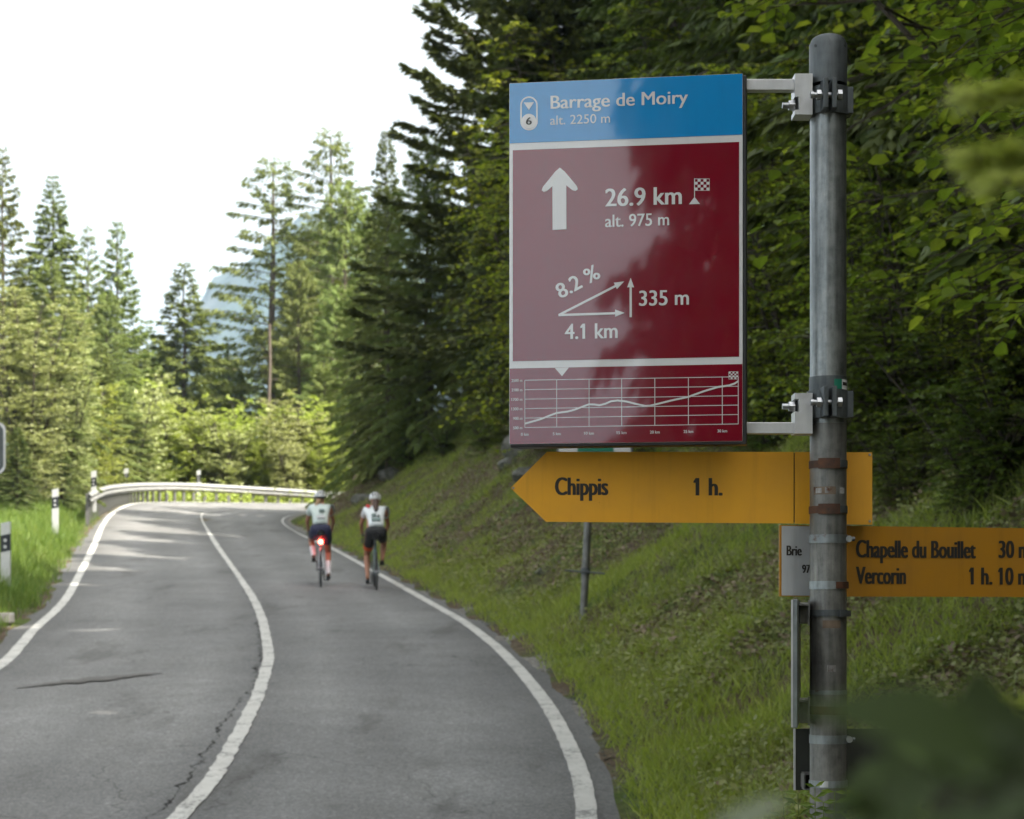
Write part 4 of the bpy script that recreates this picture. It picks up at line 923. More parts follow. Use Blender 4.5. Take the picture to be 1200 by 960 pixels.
        for px_ in (954.0, 978.0): m = MB(); xx = (px_ - 600) * K; m.tube([[xx - .0035, PY - .052, zm], [xx + .0035, PY - .052, zm]], .0085, 6); hang(m, 'nut', 'bolt_steel')
        m = MB(); xx = (947 - 600) * K; m.tube([[xx - .004, PY - .052, zm], [xx + .001, PY - .052, zm]], .0058, 10); hang(m, 'bolt_head', 'bolt_steel', True)
        # vertical aluminium profile with a notch
        r0, r1, n0, n1 = (92, 139.5, 119, 134) if up else (463, 510, 470, 484.5)
        o_ = [(928.5, r0), (949, r0), (949, r1), (928.5, r1), (928.5, n1), (933, n1), (933, n0), (928.5, n0)]
        m = MB(); m.prism([((p[0] - 600) * K, W(0, p[1]).z) for p in o_], PY - .030, PY + .012); hang(m, 'arm_profile', 'aluminium')
        nz_ = W(0, (n0 + n1) / 2 + .5).z; m = MB(); m.box(((931.2 - 600) * K, PY - .005, nz_), (.0042, .030, (n1 - n0) * K * .96)); hang(m, 'slot_insert', 'black_frame')
        m = MB(); m.tube([[(922.5 - 600) * K, PY - .018, nz_], [(929.3 - 600) * K, PY - .018, nz_]], .0085, 6); hang(m, 'nut', 'bolt_steel')
        m = MB(); m.tube([[(915 - 600) * K, PY - .018, nz_], [(923 - 600) * K, PY - .018, nz_]], .0050, 10); hang(m, 'bolt', 'bolt_steel', True)
        a0, a1 = (96.8, 109.5) if up else (496.5, 509.5); zc = W(0, (a0 + a1) / 2).z
        m = MB(); m.box(((901 - 600) * K, PY - .012, zc), (57 * K, .020, (a1 - a0) * K), bev=.0008); hang(m, 'arm', 'aluminium')
    return root
route_sign()

# ------------------------------------------------------------------ the grey post
def sign_post():
    cx_ = (970.5 - 600) * K; g = G(cx_, PY); zt = W(0, 52.5).z; rr = .0300
    root = empty('sign_post', (cx_, PY, g), 'round galvanised steel post carrying the signs, with rusty bands and a domed cap', 'post')
    zc = W(0, 107).z; zj = W(0, 458).z
    def cyl(name, z0, z1, r, mat, seg=40, smooth=True):
        m = MB(); zz = np.linspace(z0, z1, 2); m.tube([[0, 0, z0 - g], [0, 0, z1 - g]], r, seg); return m.build(name, mat, root, smooth)
    cyl('upper_tube', W(0, 497).z, zc + .004, rr, 'galvanised_steel'); cyl('lower_tube', g - .4, W(0, 497).z - .0003, rr + .00025, 'weathered_steel')
    m = MB(); prof = [(rr + .0012, zc - .0), (rr + .0012, zt - .0015)]; an = np.linspace(0, PI / 2, 8)
    rz = [(rr + .0012, W(0, 100).z), (rr + .0012, zt - .001), (rr - .0006, zt + .0022)] + [((rr - .0008) * math.cos(t), zt + .0025 + .0145 * math.sin(t)) for t in an[1:]]
    m.tube([[0, 0, z_ - g] for r_, z_ in rz], np.array([max(r_, 1e-4) for r_, z_ in rz]), 40, cap=False); m.build('cap', 'dark_steel', root, True)
    for an_ in (-2.45, -.65, 1.2): m = MB(); c_, s_ = math.cos(an_), math.sin(an_); m.tube([[c_ * .029, s_ * .029, zt - g - .007], [c_ * .0318, s_ * .0318, zt - g - .007]], .0025, 8); m.build('rivet', 'black_frame', root)
    def band(row, h, mat, r=.0318):
        m = MB(); z = W(0, row).z - g; hh = h * K / 2; an = np.linspace(0, 2 * PI, 41)[:-1]; V = []
        for z_, r_ in ((z - hh, rr - .0005), (z - hh, r), (z + hh, r), (z + hh, rr - .0005)): V.append(np.stack([r_ * np.cos(an), r_ * np.sin(an), np.full(40, z_)], 1))
        F = [(k * 40 + j, k * 40 + (j + 1) % 40, ((k + 1) % 4) * 40 + (j + 1) % 40, ((k + 1) % 4) * 40 + j) for k in range(4) for j in range(40)]
        m.add(np.vstack(V), np.array(F)); return m.build('band', mat, root, True)
    def wrap(name, px0, px1, r0_, r1_, rad, th, mat, bev=True):
        """a plate that hugs the front of the tube between two picture columns"""
        a0, a1 = [math.asin(max(-1, min(1, (p - 970.5) * K / rad))) for p in (px0, px1)]; n_ = 8; an = np.linspace(a0, a1, n_); z0, z1 = W(0, r1_).z - g, W(0, r0_).z - g; V = []
        for z_, r_ in ((z0, rad), (z1, rad), (z1, rad + th), (z0, rad + th)): V.append(np.stack([r_ * np.sin(an), -r_ * np.cos(an), np.full(n_, z_)], 1))
        V = np.vstack(V); F = [(k * n_ + j, k * n_ + j + 1, ((k + 1) % 4) * n_ + j + 1, ((k + 1) % 4) * n_ + j) for k in range(4) for j in range(n_ - 1)] + [(0, n_, 2 * n_, 3 * n_), (n_ - 1, 2 * n_ - 1, 3 * n_ - 1, 4 * n_ - 1)]
        m = MB(); m.add(V, np.array(F)); return m.build(name, mat, root, True)
    band(451, 17, 'dark_steel', .0312); wrap('sticker', 974, 983.5, 446.5, 458, .0313, .0003, 'sign_green'); wrap('sticker', 983.7, 991, 446.5, 458, .0313, .0003, 'sign_white')
    wrap('sticker_print', 984.5, 990.5, 449.5, 453.5, .0317, .0002, 'letter_black')
    for row, h in ((545, 8.5), (598, 8.5)):
        band(row, h, 'rusty_steel'); wrap('band_buckle', 957, 980, row - 6.5, row + 5.5, .0320, .0028, 'rusty_steel'); wrap('band_buckle', 980.5, 990, row - 4.5, row + 4, .0320, .0018, 'dark_steel')
    wrap('rust_patch', 952, 976, 571.5, 580.5, .0303, .0003, 'rust_stain'); wrap('sticker_residue', 954, 960, 573, 579, .0307, .0003, 'sticker_scraps'); wrap('sticker_residue', 963.5, 968.5, 572.5, 579, .0307, .0003, 'sticker_scraps'); wrap('sticker_residue', 981, 987, 572.5, 579.5, .0307, .0003, 'sticker_scraps')
    def bolt(px, row, y=-.012): m = MB(); x_ = (px - 970.5) * K; z_ = W(0, row).z - g; m.tube([[x_, y - .006, z_], [x_, y + .01, z_]], .0055, 10); m.build('bolt', 'bolt_steel', root, True); m = MB(); m.tube([[x_ + .002, y, z_], [x_ + .010, y, z_]], .004, 6); m.build('bolt', 'dark_steel', root)
    band(632, 10, 'band_steel'); bolt(993, 632); band(686, 9.5, 'band_steel'); wrap('band_buckle', 976, 992, 682, 690, .0320, .0022, 'rusty_steel')
    band(718.5, 7.5, 'dark_steel'); wrap('band_buckle', 979, 994, 715.5, 722.5, .0320, .0055, 'dark_steel'); wrap('rust_patch', 961, 982, 727, 736, .0303, .0003, 'rust_stain')
    band(811, 5, 'band_steel', .0310); band(832, 9.5, 'rusty_steel'); wrap('band_buckle', 973, 990, 828, 837, .0320, .003, 'rusty_steel')
    band(866, 10, 'band_steel', .0312); bolt(993.5, 866); band(918, 8, 'band_steel'); wrap('band_buckle', 958, 967, 914, 921, .0320, .001, 'aluminium')
    wrap('sticker_residue', 966, 976, 779, 787, .0303, .0003, 'sticker_scraps')
    return root
sign_post()

# ------------------------------------------------------------------ yellow hiking signs
def arrow_sign():
    Y = 3.358; k = Y / FPX; o = P(598, 613, Y); root = empty('hiking_sign', o, 'bright yellow arrow sign pointing left, reading Chippis 1 h.', 'sign')
    def q(px, py): return ((px - 598) * k, (613 - py) * k)
    m = MB(); m.prism([q(*p) for p in ((598.5, 572), (641, 529.6), (929.9, 529.8), (929.9, 613.6), (640, 611.6))], -.0015, .0015); m.build('arrow_panel', 'sign_yellow', root)
    m = MB(); m.prism([q(*p) for p in ((931.3, 529.8), (1022, 530.2), (1022, 615), (931.3, 613.8))], -.0015, .0015); m.build('end_panel', 'sign_yellow', root)
    m = MB(); m.prism([q(*p) for p in ((642, 531), (1021.5, 531), (1021.5, 612), (642, 611))], .0018, .004); m.build('backing_plate', 'letter_black', root)
    lettering('Chippis', root, *[q(p, 0)[0] for p in (651.2, 711.8)], q(0, 580.2)[1], 20.4 * k, -.0019, 'letter_black', 0.0, bold=.05)
    lettering('1 h.', root, *[q(p, 0)[0] for p in (816, 845.8)], q(0, 580.8)[1], 20.4 * k, -.0019, 'letter_black', 0.0, bold=.05)
    for px, py in ((1019, 533), (1019, 611), (601.5, 572)): m = MB(); x_, z_ = q(px, py); m.tube([[x_, -.0017, z_], [x_, -.0035, z_]], .0022, 8); m.build('rivet', 'bolt_steel', root)
arrow_sign()
def village_sign():
    Y = 3.352; k = Y / FPX; th = R(15); o = P(913, 699, Y); root = empty('hiking_sign', o, 'shaded yellow sign under the arrow, reading Chapelle du Bouillet and Vercorin', 'sign', rz=th)
    c, s = math.cos(th), math.sin(th)
    def lx(px): kk = (px - 600) / FPX; return (kk * o.y - o.x) / (c - kk * s)
    def q(px, py): x = lx(px); yy = o.y + x * s; return (x, EYE + (HOR - py) * yy / FPX - o.z)
    h = 83.5 * k; Lx = lx(1300)
    m = MB(); m.prism([(0, 0), (Lx - .05, 0), (Lx, h / 2), (Lx - .05, h), (0, h)], -.0015, .0015); m.build('panel', 'sign_yellow_shaded', root)
    m = MB(); m.prism([(lx(915.5), .0015), (lx(954), .0015), (lx(954), h - .0015), (lx(915.5), h - .0015)], -.0021, -.0016); m.build('place_field', 'sign_grey', root)
    def words(t, a, b, py, cap): lettering(t, root, lx(a), lx(b), q(a, py)[1], cap * k, -.0026, 'letter_black', 0.0, bold=.05)
    words('Brie', 921.5, 938.4, 651.0, 11.5); words('97', 939.6, 948.5, 671.5, 9.5)
    words('Chapelle du Bouillet', 1003, 1142, 653.2, 20.4); words('30 min', 1170, 1219, 653.8, 20.4); words('Vercorin', 1003, 1060.2, 684.2, 20.2); words('1 h. 10 min', 1137.5, 1219, 685, 20.4)
village_sign()
def edge_sign():
    y = 3.30; b = P(933.5, 848, y); t = P(933.5, 703, y); h = t.z - b.z; an = math.atan2(b.x, b.y)
    root = empty('direction_sign', b, 'narrow grey sign seen edge on, held left of the post by two brackets', 'sign', rz=-an - R(1.2))
    m = MB(); m.box((0, .0, h / 2), (.0085, .26, h), bev=.0012); m.build('panel', 'band_steel', root)
    m = MB(); m.box((-.0046, -.128, h / 2), (.0028, .006, h - .002)); m.build('rim', 'aluminium', root)
    for r0, r1 in ((706, 731), (818, 847)):
        z0, z1 = P(0, r1, y).z - b.z, P(0, r0, y).z - b.z
        m = MB(); m.box((.0125, .0, (z0 + z1) / 2), (.016, .03, z1 - z0), bev=.002); m.box((.0115, -.02, z1 - .004), (.018, .02, .003)); m.box((.0205, -.018, (z0 + z1) / 2), (.003, .02, z1 - z0 + .006)); m.build('bracket', 'weathered_steel', root)
edge_sign()
def low_sign():
    Y = 3.365; k = Y / FPX; o = P(930, 926, Y); root = empty('direction_sign', o, 'dark sign low on the post seen from its dull back, half hidden by blurred leaves', 'sign')
    h = 72 * k; L = 330 * k
    m = MB(); m.prism([(.003, 0), (L, 0), (L, h), (.003, h)], -.001, .001); m.build('panel', 'sign_back', root)
    m = MB(); m.box((.0015, -.001, h / 2), (.0028, .006, h)); m.build('rim', 'aluminium', root)
    x0, x1, z0, z1 = 9 * k, 22 * k, 3 * k, 21 * k; m = MB(); t_ = .0028
    for bx in (((x0 + x1) / 2, z0, x1 - x0, t_), ((x0 + x1) / 2, z1, x1 - x0, t_)): m.box((bx[0], -.02, bx[1]), (bx[2], .035, bx[3]))
    for xx in (x0, x1): m.box((xx, -.02, (z0 + z1) / 2), (t_, .035, z1 - z0 - t_))
    m.build('bracket', 'weathered_steel', root)
low_sign()
def far_sign():
    Y = 24.0; b = P(683.5, 742, Y); g = G(b.x, b.y); root = empty('roadside_sign', (b.x, b.y, g), 'small white and green sign on a thin leaning grey post behind the red sign', 'sign')
    t = P(696, 470, Y); m = MB(); L = Vector((t.x - b.x, 0, t.z - g)); m.tube([[0, 0, -.3], [0, 0, 0], list(L)], .047, 14); m.build('post', 'weathered_steel', root, True)
    f = (P(0, 669.5, Y).z - g) / L.z; m = MB(); m.tube([[L.x * f - .25, -.05, L.z * f + .01], [L.x * f + .23, -.05, L.z * f - .03]], .012, 6); m.build('cross_rod', 'dark_steel', root, True)
    m = MB(); m.tube([[L.x * f, 0, L.z * f - .04], [L.x * f, 0, L.z * f + .04]], .056, 12); m.build('rod_clamp', 'dark_steel', root, True)
    k = Y / FPX; bx, bz = P(652, 531.5, Y).x - b.x, P(652, 531.5, Y).z - g
    m = MB(); m.box((bx + 44.5 * k, -.07, bz + 28 * k), (89 * k, .03, 56 * k), bev=.004); m.build('panel', 'sign_white', root)
    m = MB(); m.box((bx + 45.5 * k, -.088, bz + 28 * k), (42 * k, .004, 54 * k)); m.build('green_field', 'sign_green', root)
    for xx in (1.2, 87.8): m = MB(); m.box((bx + xx * k, -.088, bz + 28 * k), (2.6 * k, .006, 56 * k)); m.build('rim', 'dark_steel', root)
far_sign()
def left_sign():
    Y = 26; k = Y / FPX; c = P(-24, 525, Y); g = G(c.x - .1, c.y); root = empty('roadside_sign', (c.x, c.y, g), 'rounded grey rimmed sign cut off by the left edge of the view', 'sign')
    def rr(w_, h_, r_): return [(sx * (w_ / 2 - r_) + r_ * math.cos(R(a + i * 15)), sz * (h_ / 2 - r_) + r_ * math.sin(R(a + i * 15))) for sx, sz, a in ((1, 1, 0), (-1, 1, 90), (-1, -1, 180), (1, -1, 270)) for i in range(7)]
    zc = c.z - g; w_, h_ = 61 * k, 60 * k
    for nm, e, y0_, y1_, mt in (('rim', 0, -.012, .012, 'aluminium'), ('panel', .05, -.016, -.0125, 'dark_steel')): m = MB(); m.prism([(x, z + zc) for x, z in rr(w_ - e, h_ - e, .1)], y0_, y1_); m.build(nm, mt, root)
    m = MB(); m.tube([[0, .04, -.3], [0, .04, zc + .2]], .035, 10); m.build('post', 'weathered_steel', root, True)
left_sign()

# ------------------------------------------------------------------ delineator posts
def delineator():
    root = empty('delineator_post', (0, 0, 0), '', 'delineator post', 'white delineator posts along the verge')
    def body(z0, z1, mat, name, g=0.0, slant0=0.0, slant1=0.0):
        pl = [(-.075 - g, -.03 - g), (.075 + g, -.03 - g), (.06, .05 + g), (-.06, .05 + g)]; bm = bmesh.new()
        lo = [bm.verts.new((x, y, z0 + slant0 * (x + .075) / .15)) for x, y in pl]; hi = [bm.verts.new((x, y, z1 + slant1 * (x + .075) / .15)) for x, y in pl]
        bm.faces.new(lo[::-1]); bm.faces.new(hi)
        for i in range(4): bm.faces.new((lo[i], lo[(i + 1) % 4], hi[(i + 1) % 4], hi[i]))
        bmesh.ops.recalc_face_normals(bm, faces=bm.faces[:]); m = MB(); m.bm(bm); bm.free(); return m.build(name, mat, root)
    body(-.2, .98, 'post_white', 'post', 0, 0, .03); b = body(.53, .79, 'reflector_black', 'black_band', .003, .03, .03)
    for z in (.60, .70): m = MB(); m.tube([[0, -.034, z + .015], [0, -.041, z + .015]], .026, 12); o = m.build('reflector', 'reflector_glass', b)
    return root
dl = delineator()
for i_, (px, top, Y, lab) in enumerate(((7, 612, 31, 'nearest white delineator post with two round reflectors, at the left edge in long grass'), (65, 573, 47, 'second white delineator post, in the grass between the nearest one and the guardrail'), (110, 552, 58.5, 'white delineator post at the left end of the guardrail'), (148, 549, 73.5, 'delineator post behind the left bend of the guardrail'), (233, 551, 77.5, 'farthest delineator post, behind the middle of the guardrail'))):
    p = P(px, top, Y); z = max(p.z - 1.0, G(p.x, p.y) - .10)
    if i_ == 0: dl.location = (p.x, p.y, z); dl['label'] = lab; o = dl
    else: o = copy_tree(dl, (p.x, p.y, z), 0, lab)
    o.rotation_euler = (0, 0, -.12)

# ------------------------------------------------------------------ guardrail
def guardrail():
    tp = spline([pz(104, 578, 56.0), pz(111, 574.5, 59), pz(123, 570, 63.8), pz(143, 567.2, 69.3), pz(172, 565.8, 73), pz(215, 566, 75.3), pz(270, 568.8, 76.4), pz(350, 573.6, 76.7), pz(400, 576.4, 76.7), pz(560, 578, 76.4)], 14)
    o0 = Vector(tp[0]); g0 = G(o0.x, o0.y); root = empty('guardrail', (o0.x, o0.y, g0), 'steel crash barrier curving round the outside of the bend', 'guardrail'); base = np.array([o0.x, o0.y, g0])
    t = norm(np.gradient(tp, axis=0) * [1, 1, 0]); nrm = np.stack([t[:, 1], -t[:, 0], 0 * t[:, 0]], 1)   # towards the road
    prof = [(0, 0), (.012, -.004), (.045, -.05), (.078, -.075), (.078, -.105), (.045, -.135), (.012, -.15), (.012, -.17), (.045, -.185), (.078, -.215), (.078, -.245), (.045, -.27), (.012, -.31), (0, -.314)]
    V = np.stack([tp + nrm * a_ + [0, 0, b_] for a_, b_ in prof], 1).reshape(-1, 3) - base; k_ = len(prof); n_ = len(tp)
    i = np.arange(n_ - 1)[:, None] * k_; j = np.arange(k_ - 1)[None]; F = np.stack([i + j, i + j + 1, i + k_ + j + 1, i + k_ + j], -1).reshape(-1, 4)
    m = MB(); m.add(V, F); V2 = V - np.repeat(nrm, k_, 0) * .006; m.add(V2, F[:, ::-1]); m.build('rail', 'rail_steel', root, True)
    cl = np.concatenate([[0], np.cumsum(np.linalg.norm(np.diff(tp[:, :2], axis=0), axis=1))]); s = .2; mesh = None
    while s < cl[-1]:
        p = np.array([np.interp(s, cl, tp[:, c]) for c in range(3)]); nn = norm(np.array([np.interp(s, cl, nrm[:, c]) for c in range(3)])[None])[0]; p2 = p - nn * .06; g = G(p2[0], p2[1])
        if mesh is None: m = MB(); m.box((0, 0, -.50), (.10, .07, 1.0)); m.box((0, -.035, -.50), (.12, .008, 1.0)); o = m.build('post', 'weathered_steel', root); mesh = o.data
        else: o = link('post', mesh, root)
        o.location = Vector(p2 - base) - Vector((0, 0, .02)); o.rotation_euler = (0, 0, math.atan2(nn[1], nn[0]) + PI / 2); s += .47 if s > 2 else .7
guardrail()
m = MB(); m.box((0, 0, 0), (.8, .30, .14), bev=.015); sx, sy, sz = P(-20, 716, 27.2); o = m.build('concrete_slab', 'concrete'); o.location = (sx, sy, G(sx, sy) + .02); tag(o, 'short grey concrete slab in the grass at the left edge of the road', 'slab')

# ------------------------------------------------------------------ riders
def skinned(name, chains, mat, parent, sub=1, loc=None):
    """chains: list of lists of (x,y,z,r); chains whose first point repeats an existing point branch from it"""
    me = bpy.data.meshes.new(name); vs, es, rs = [], [], []; idx = {}
    for ch in chains:
        prev = None
        for (x, y, z, r) in ch:
            key = (round(x, 4), round(y, 4), round(z, 4))
            if key not in idx: idx[key] = len(vs); vs.append((x, y, z)); rs.append(r)
            if prev is not None and prev != idx[key]: es.append((prev, idx[key]))
            prev = idx[key]
    me.from_pydata(vs, es, []); o = bpy.data.objects.new(name, me); COL.objects.link(o)
    md = o.modifiers.new('s', 'SKIN'); md.use_smooth_shade = True; sv_ = me.skin_vertices[0].data
    for i, r in enumerate(rs): sv_[i].radius = r if hasattr(r, '__len__') else (r, r)
    sv_[0].use_root = True
    m2 = o.modifiers.new('u', 'SUBSURF'); m2.levels = sub; m2.render_levels = sub
    dg = bpy.context.evaluated_depsgraph_get(); nm = bpy.data.meshes.new_from_object(o.evaluated_get(dg)); bpy.data.objects.remove(o); nm.name = name
    ob = link(name, nm, parent, mat); return ob
def seg(a, b, t): return tuple(a[i] + (b[i] - a[i]) * t for i in range(3))
def rider(loc, rz, left_down, kit, label_p, label_b):
    bike = empty('bicycle', loc, label_b, 'bicycle', 'road bicycles of the two riders', rz); per = empty('person', loc, label_p, 'person', 'riders climbing the road', rz)
    Rw = .34
    for y in (-.49, .50):
        mt = MB(); an = np.linspace(0, 2 * PI, 37); ring = np.stack([0 * an, y + (Rw - .012) * np.cos(an), Rw + (Rw - .012) * np.sin(an)], 1)
        t_ = MB(); t_.tube(ring, .0135, 8, cap=False); wh = t_.build('wheel', 'tyre_rubber', bike, True)
        r2 = MB(); r2.tube(np.stack([0 * an, y + (Rw - .036) * np.cos(an), Rw + (Rw - .036) * np.sin(an)], 1), .011, 6, cap=False); r2.build('rim', 'rim_black', wh, True)
        sp = MB()
        for i in range(20): a_ = i * 2 * PI / 20; sp.tube([[.02 * (-1) ** i, y, Rw], [0, y + (Rw - .04) * math.cos(a_), Rw + (Rw - .04) * math.sin(a_)]], .0014, 3, cap=False)
        sp.tube([[-.05, y, Rw], [.05, y, Rw]], .018, 8); sp.build('spokes', 'silver_frame', wh)
    fm = MB(); BB = (0, -.07, .275); ST = (0, -.22, .80); HT = (0, .36, .86); HB = (0, .395, .74)
    for a_, b_, r_ in ((BB, ST, .016), (ST, HT, .015), (BB, HB, .020), (HT, HB, .019)): fm.tube([a_, b_], r_, 8)
    for sx in (-1, 1): fm.tube([(0.0, -.2, .72), (sx * .055, -.49, Rw)], .009, 6); fm.tube([(sx * .02, -.08, .275), (sx * .055, -.49, Rw)], .010, 6)
    fm.build('frame', kit['frame'], bike, True)
    fk = MB()
    for sx in (-1, 1): fk.tube([(0, .40, .73), (sx * .048, .42, .68), (sx * .05, .50, Rw)], .011, 6)
    fk.build('fork', kit['frame'], bike, True)
    m = MB(); m.tube([ST, (0, -.255, .915)], .014, 8); m.build('seat_post', 'carbon_frame', bike, True)
    m = MB(); m.tube([(0, -.41, .945), (0, -.33, .95), (0, -.22, .94), (0, -.12, .935)], np.array([.055, .075, .035, .018]), 10); o = m.build('saddle', 'black_shoe', bike, True)
    m = MB(); m.tube([(0, .36, .86), (0, .37, .91), (0, .45, .93)], .015, 8); m.tube([(-.20, .45, .93), (.20, .45, .93)], .014, 8)
    for sx in (-1, 1): m.tube([(sx * .2, .45, .93), (sx * .205, .53, .93), (sx * .205, .56, .96)], .015, 6); m.tube([(sx * .2, .53, .93), (sx * .205, .56, .86), (sx * .205, .50, .80), (sx * .205, .43, .80)], .013, 6)
    m.build('handlebar', 'black_shoe', bike, True)
    ph = 1 if left_down else -1; a_ = R(-75 if left_down else 60)
    def ped(side, down): return (side * .11, BB[1] + (-.04 if down else .06), BB[2] + (-.165 if down else .16))
    for side in (-1, 1):
        dn = (side == -1) == left_down; p = ped(side, dn); m = MB(); m.tube([(side * .06, BB[1], BB[2]), (side * .065, p[1], p[2])], .011, 6); m.tube([(side * .06, p[1], p[2]), (side * .16, p[1], p[2])], .012, 6); m.build('crank', 'black_shoe', bike, True)
    m = MB(); an = np.linspace(0, 2 * PI, 25); m.tube(np.stack([0 * an + .045, BB[1] + .09 * np.cos(an), BB[2] + .09 * np.sin(an)], 1), .006, 4, cap=False); m.build('chainring', 'rim_black', bike, True)
    if kit.get('light'):
        m = MB(); m.tube([(0, -.285, .80), (0, -.31, .80)], np.array([.042, .036]), 14); m.build('tail_light', 'tail_light_glow', bike, True)
    # body: pelvis root
    pel = (0, -.27, 1.03); wai = (0, -.17, 1.17); che = (0, -.02, 1.34); nk = (0, .08, 1.45); hd = (0, .13, 1.53); ht = (0, .16, 1.60)
    tl = kit.get('tilt', 0)
    C_b = [[(*pel, .125), (*wai, (.110)), (*che, .118), (*nk, .052), (*hd, .082), (*ht, .085)]]; J = {}
    for side in (-1, 1):
        dn = (side == -1) == left_down; p = ped(side, dn); ank = (side * (.14 if dn else .12), p[1] - .07, p[2] + (.11 if dn else .10)); kn = (side * (.14 if dn else .16), .10 if dn else .20, .60 if dn else .80); hip = (side * .09, -.25, .98)
        C_b.append([(*pel, .125), (*hip, .105), (*seg(hip, kn, .5), .083), (*kn, .058), (*seg(kn, ank, .35), .055), (*ank, .034), (side * .13, p[1] + .04, p[2] + .045, .034), (side * .13, p[1] + .12, p[2] + .03, .024)])
        sh = (side * .165, .02, 1.385); el = (side * (.235), .20, 1.15); wr = (side * .215, .47, 1.0)
        C_b.append([(*che, .118), (*sh, .058), (*seg(sh, el, .5), .044), (*el, .037), (*seg(el, wr, .5), .032), (*wr, .023), (side * .208, .53, .985, .028)])
        J[side] = dict(hip=hip, kn=kn, ank=ank, sh=sh, el=el, wr=wr, p=p, dn=dn)
        # fingers closed on the brake hood
        for f_ in range(4): C_b.append([(side * .208, .53, .985, .028), (side * (.225), .545 + f_ * .006 - .01 * f_, .965 - .012 * f_, .009), (side * .215, .56, .945 - .014 * f_, .008)]) if f_ == 0 else None
        hnd = (side * .208, .53, .985)
    skinned('body', C_b, 'skin', per, 2)
    for side in (-1, 1):
        hx = side * .208
        fing = []
        for f_ in range(4): y_ = .515 + .014 * f_; skinned('finger', [[(hx + side * .012, y_, .990, .009), (hx + side * .026, y_ + .006, .965, .0085), (hx + side * .016, y_ + .008, .942, .0075)]], 'skin', per, 1)
        skinned('thumb', [[(hx - side * .014, .505, .990, .0095), (hx - side * .030, .525, .972, .0085), (hx - side * .022, .545, .955, .0075)]], 'skin', per, 1)
    g_ = .012
    jr = [[(0, -.245, 1.06, .142 + g_), (0, -.215, 1.115, .144 + g_), (*wai, .136 + g_), (*che, .146 + g_), (0, .055, 1.425, .072)]]
    for side in (-1, 1): sh, el = J[side]['sh'], J[side]['el']; jr.append([(*che, .140 + g_), (*sh, .064 + g_), (*seg(sh, el, .55), .052 + g_ * .5)])
    skinned('jersey', jr, kit['jersey'], per, 2)
    if kit.get('trim'):
        m = MB(); m.tube([(-.15, .0, 1.47), (-.10, -.05, 1.44)], .03, 8); m.build('shoulder_panel', kit['trim'], per, True)
        prints = (((.0, -.190, 1.386), (.055, .03, .03), 'black_shorts'), ((-.035, -.245, 1.318), (.085, .03, .045), 'green_frame'), ((.045, -.250, 1.300), (.04, .03, .025), 'black_shorts'), ((0, -.302, 1.240), (.15, .03, .07), 'green_frame'))
    else:
        prints = (((.02, -.215, 1.355), (.10, .03, .05), 'green_frame'), ((0, -.302, 1.240), (.15, .03, .07), 'sign_grey'))
    for c_, s_, mt_ in prints:
        m = MB(); m.box(c_, s_, Matrix.Rotation(R(-41), 3, 'X'), bev=.004); m.build('jersey_pocket' if c_[2] < 1.25 else 'jersey_print', mt_, per)
    sh_ = [[(*pel, .143 + g_), (0, -.225, 1.11, .136 + g_)]]
    for side in (-1, 1): hip, kn = J[side]['hip'], J[side]['kn']; sh_.append([(*pel, .143 + g_), (*hip, .112 + g_), (*seg(hip, kn, .62), .082 + g_ * .6)])
    skinned('shorts', sh_, kit['shorts'], per, 2)
    if kit.get('cuff'): hip, kn = J[-1]['hip'], J[-1]['kn']; a1, b1 = seg(hip, kn, .50), seg(hip, kn, .64); m = MB(); m.tube([a1, b1], np.array([.098, .092]), 12, cap=False); m.build('shorts_cuff', kit['cuff'], per, True)
    for side in (-1, 1):
        j = J[side]; kn, ank, p = j['kn'], j['ank'], j['p']
        if kit.get('sock'): m = MB(); a1, b1 = seg(kn, ank, .45), seg(kn, ank, 1.02); m.tube([a1, seg(kn, ank, .7), b1], np.array([.056, .050, .040]), 12, cap=False); m.build('sock', kit['sock'], per, True)
        skinned('shoe', [[(ank[0], p[1] - .10, p[2] + .04, .040), (ank[0], p[1] - .02, p[2] + .045, .044), (ank[0] - side * .004, p[1] + .08, p[2] + .030, .036), (ank[0] - side * .004, p[1] + .14, p[2] + .022, .026)]], 'black_shoe', per, 2)
    # helmet, hair
    bm = bmesh.new(); bmesh.ops.create_uvsphere(bm, u_segments=20, v_segments=12, radius=1.0)
    for v in bm.verts:
        x, y, z = v.co; z = max(z, -.28); v.co = Vector((x * .105, y * .135 + .15, z * .105 + 1.60 + .12 * 0 - .02 * y))
    m = MB(); m.bm(bm); bm.free(); h_ = m.build('helmet', 'helmet_white', per, True)
    for sx in (-.045, 0, .045): m = MB(); m.tube([[sx, .02 - abs(sx) * .3, 1.64], [sx, .035, 1.675], [sx, .09, 1.702], [sx, .16, 1.711]], np.array([.008, .012, .012, .008]), 6); m.build('vent', 'helmet_black', h_, True)
    if kit.get('band'): m = MB(); an = np.linspace(PI * 1.02, PI * 1.98, 14); m.tube(np.stack([.103 * np.cos(an), .15 + .132 * np.sin(an), 0 * an + 1.585], 1), .018, 8); m.build('helmet_rim', 'helmet_black', h_, True)
    if kit['tail']: skinned('hair', [[(0, .07, 1.55, .075), (0, -.0, 1.50, .060), (.01, -.08, 1.43, .052), (.0, -.13, 1.37, .026)]], kit['hair'], per, 2)
    else: skinned('hair', [[(0, .10, 1.56, .088), (-.04, .03, 1.50, .040), (-.10, -.04, 1.42, .022)]], kit['hair'], per, 2)
    return per
def road_z(px, py, Y): return P(px, py, Y)
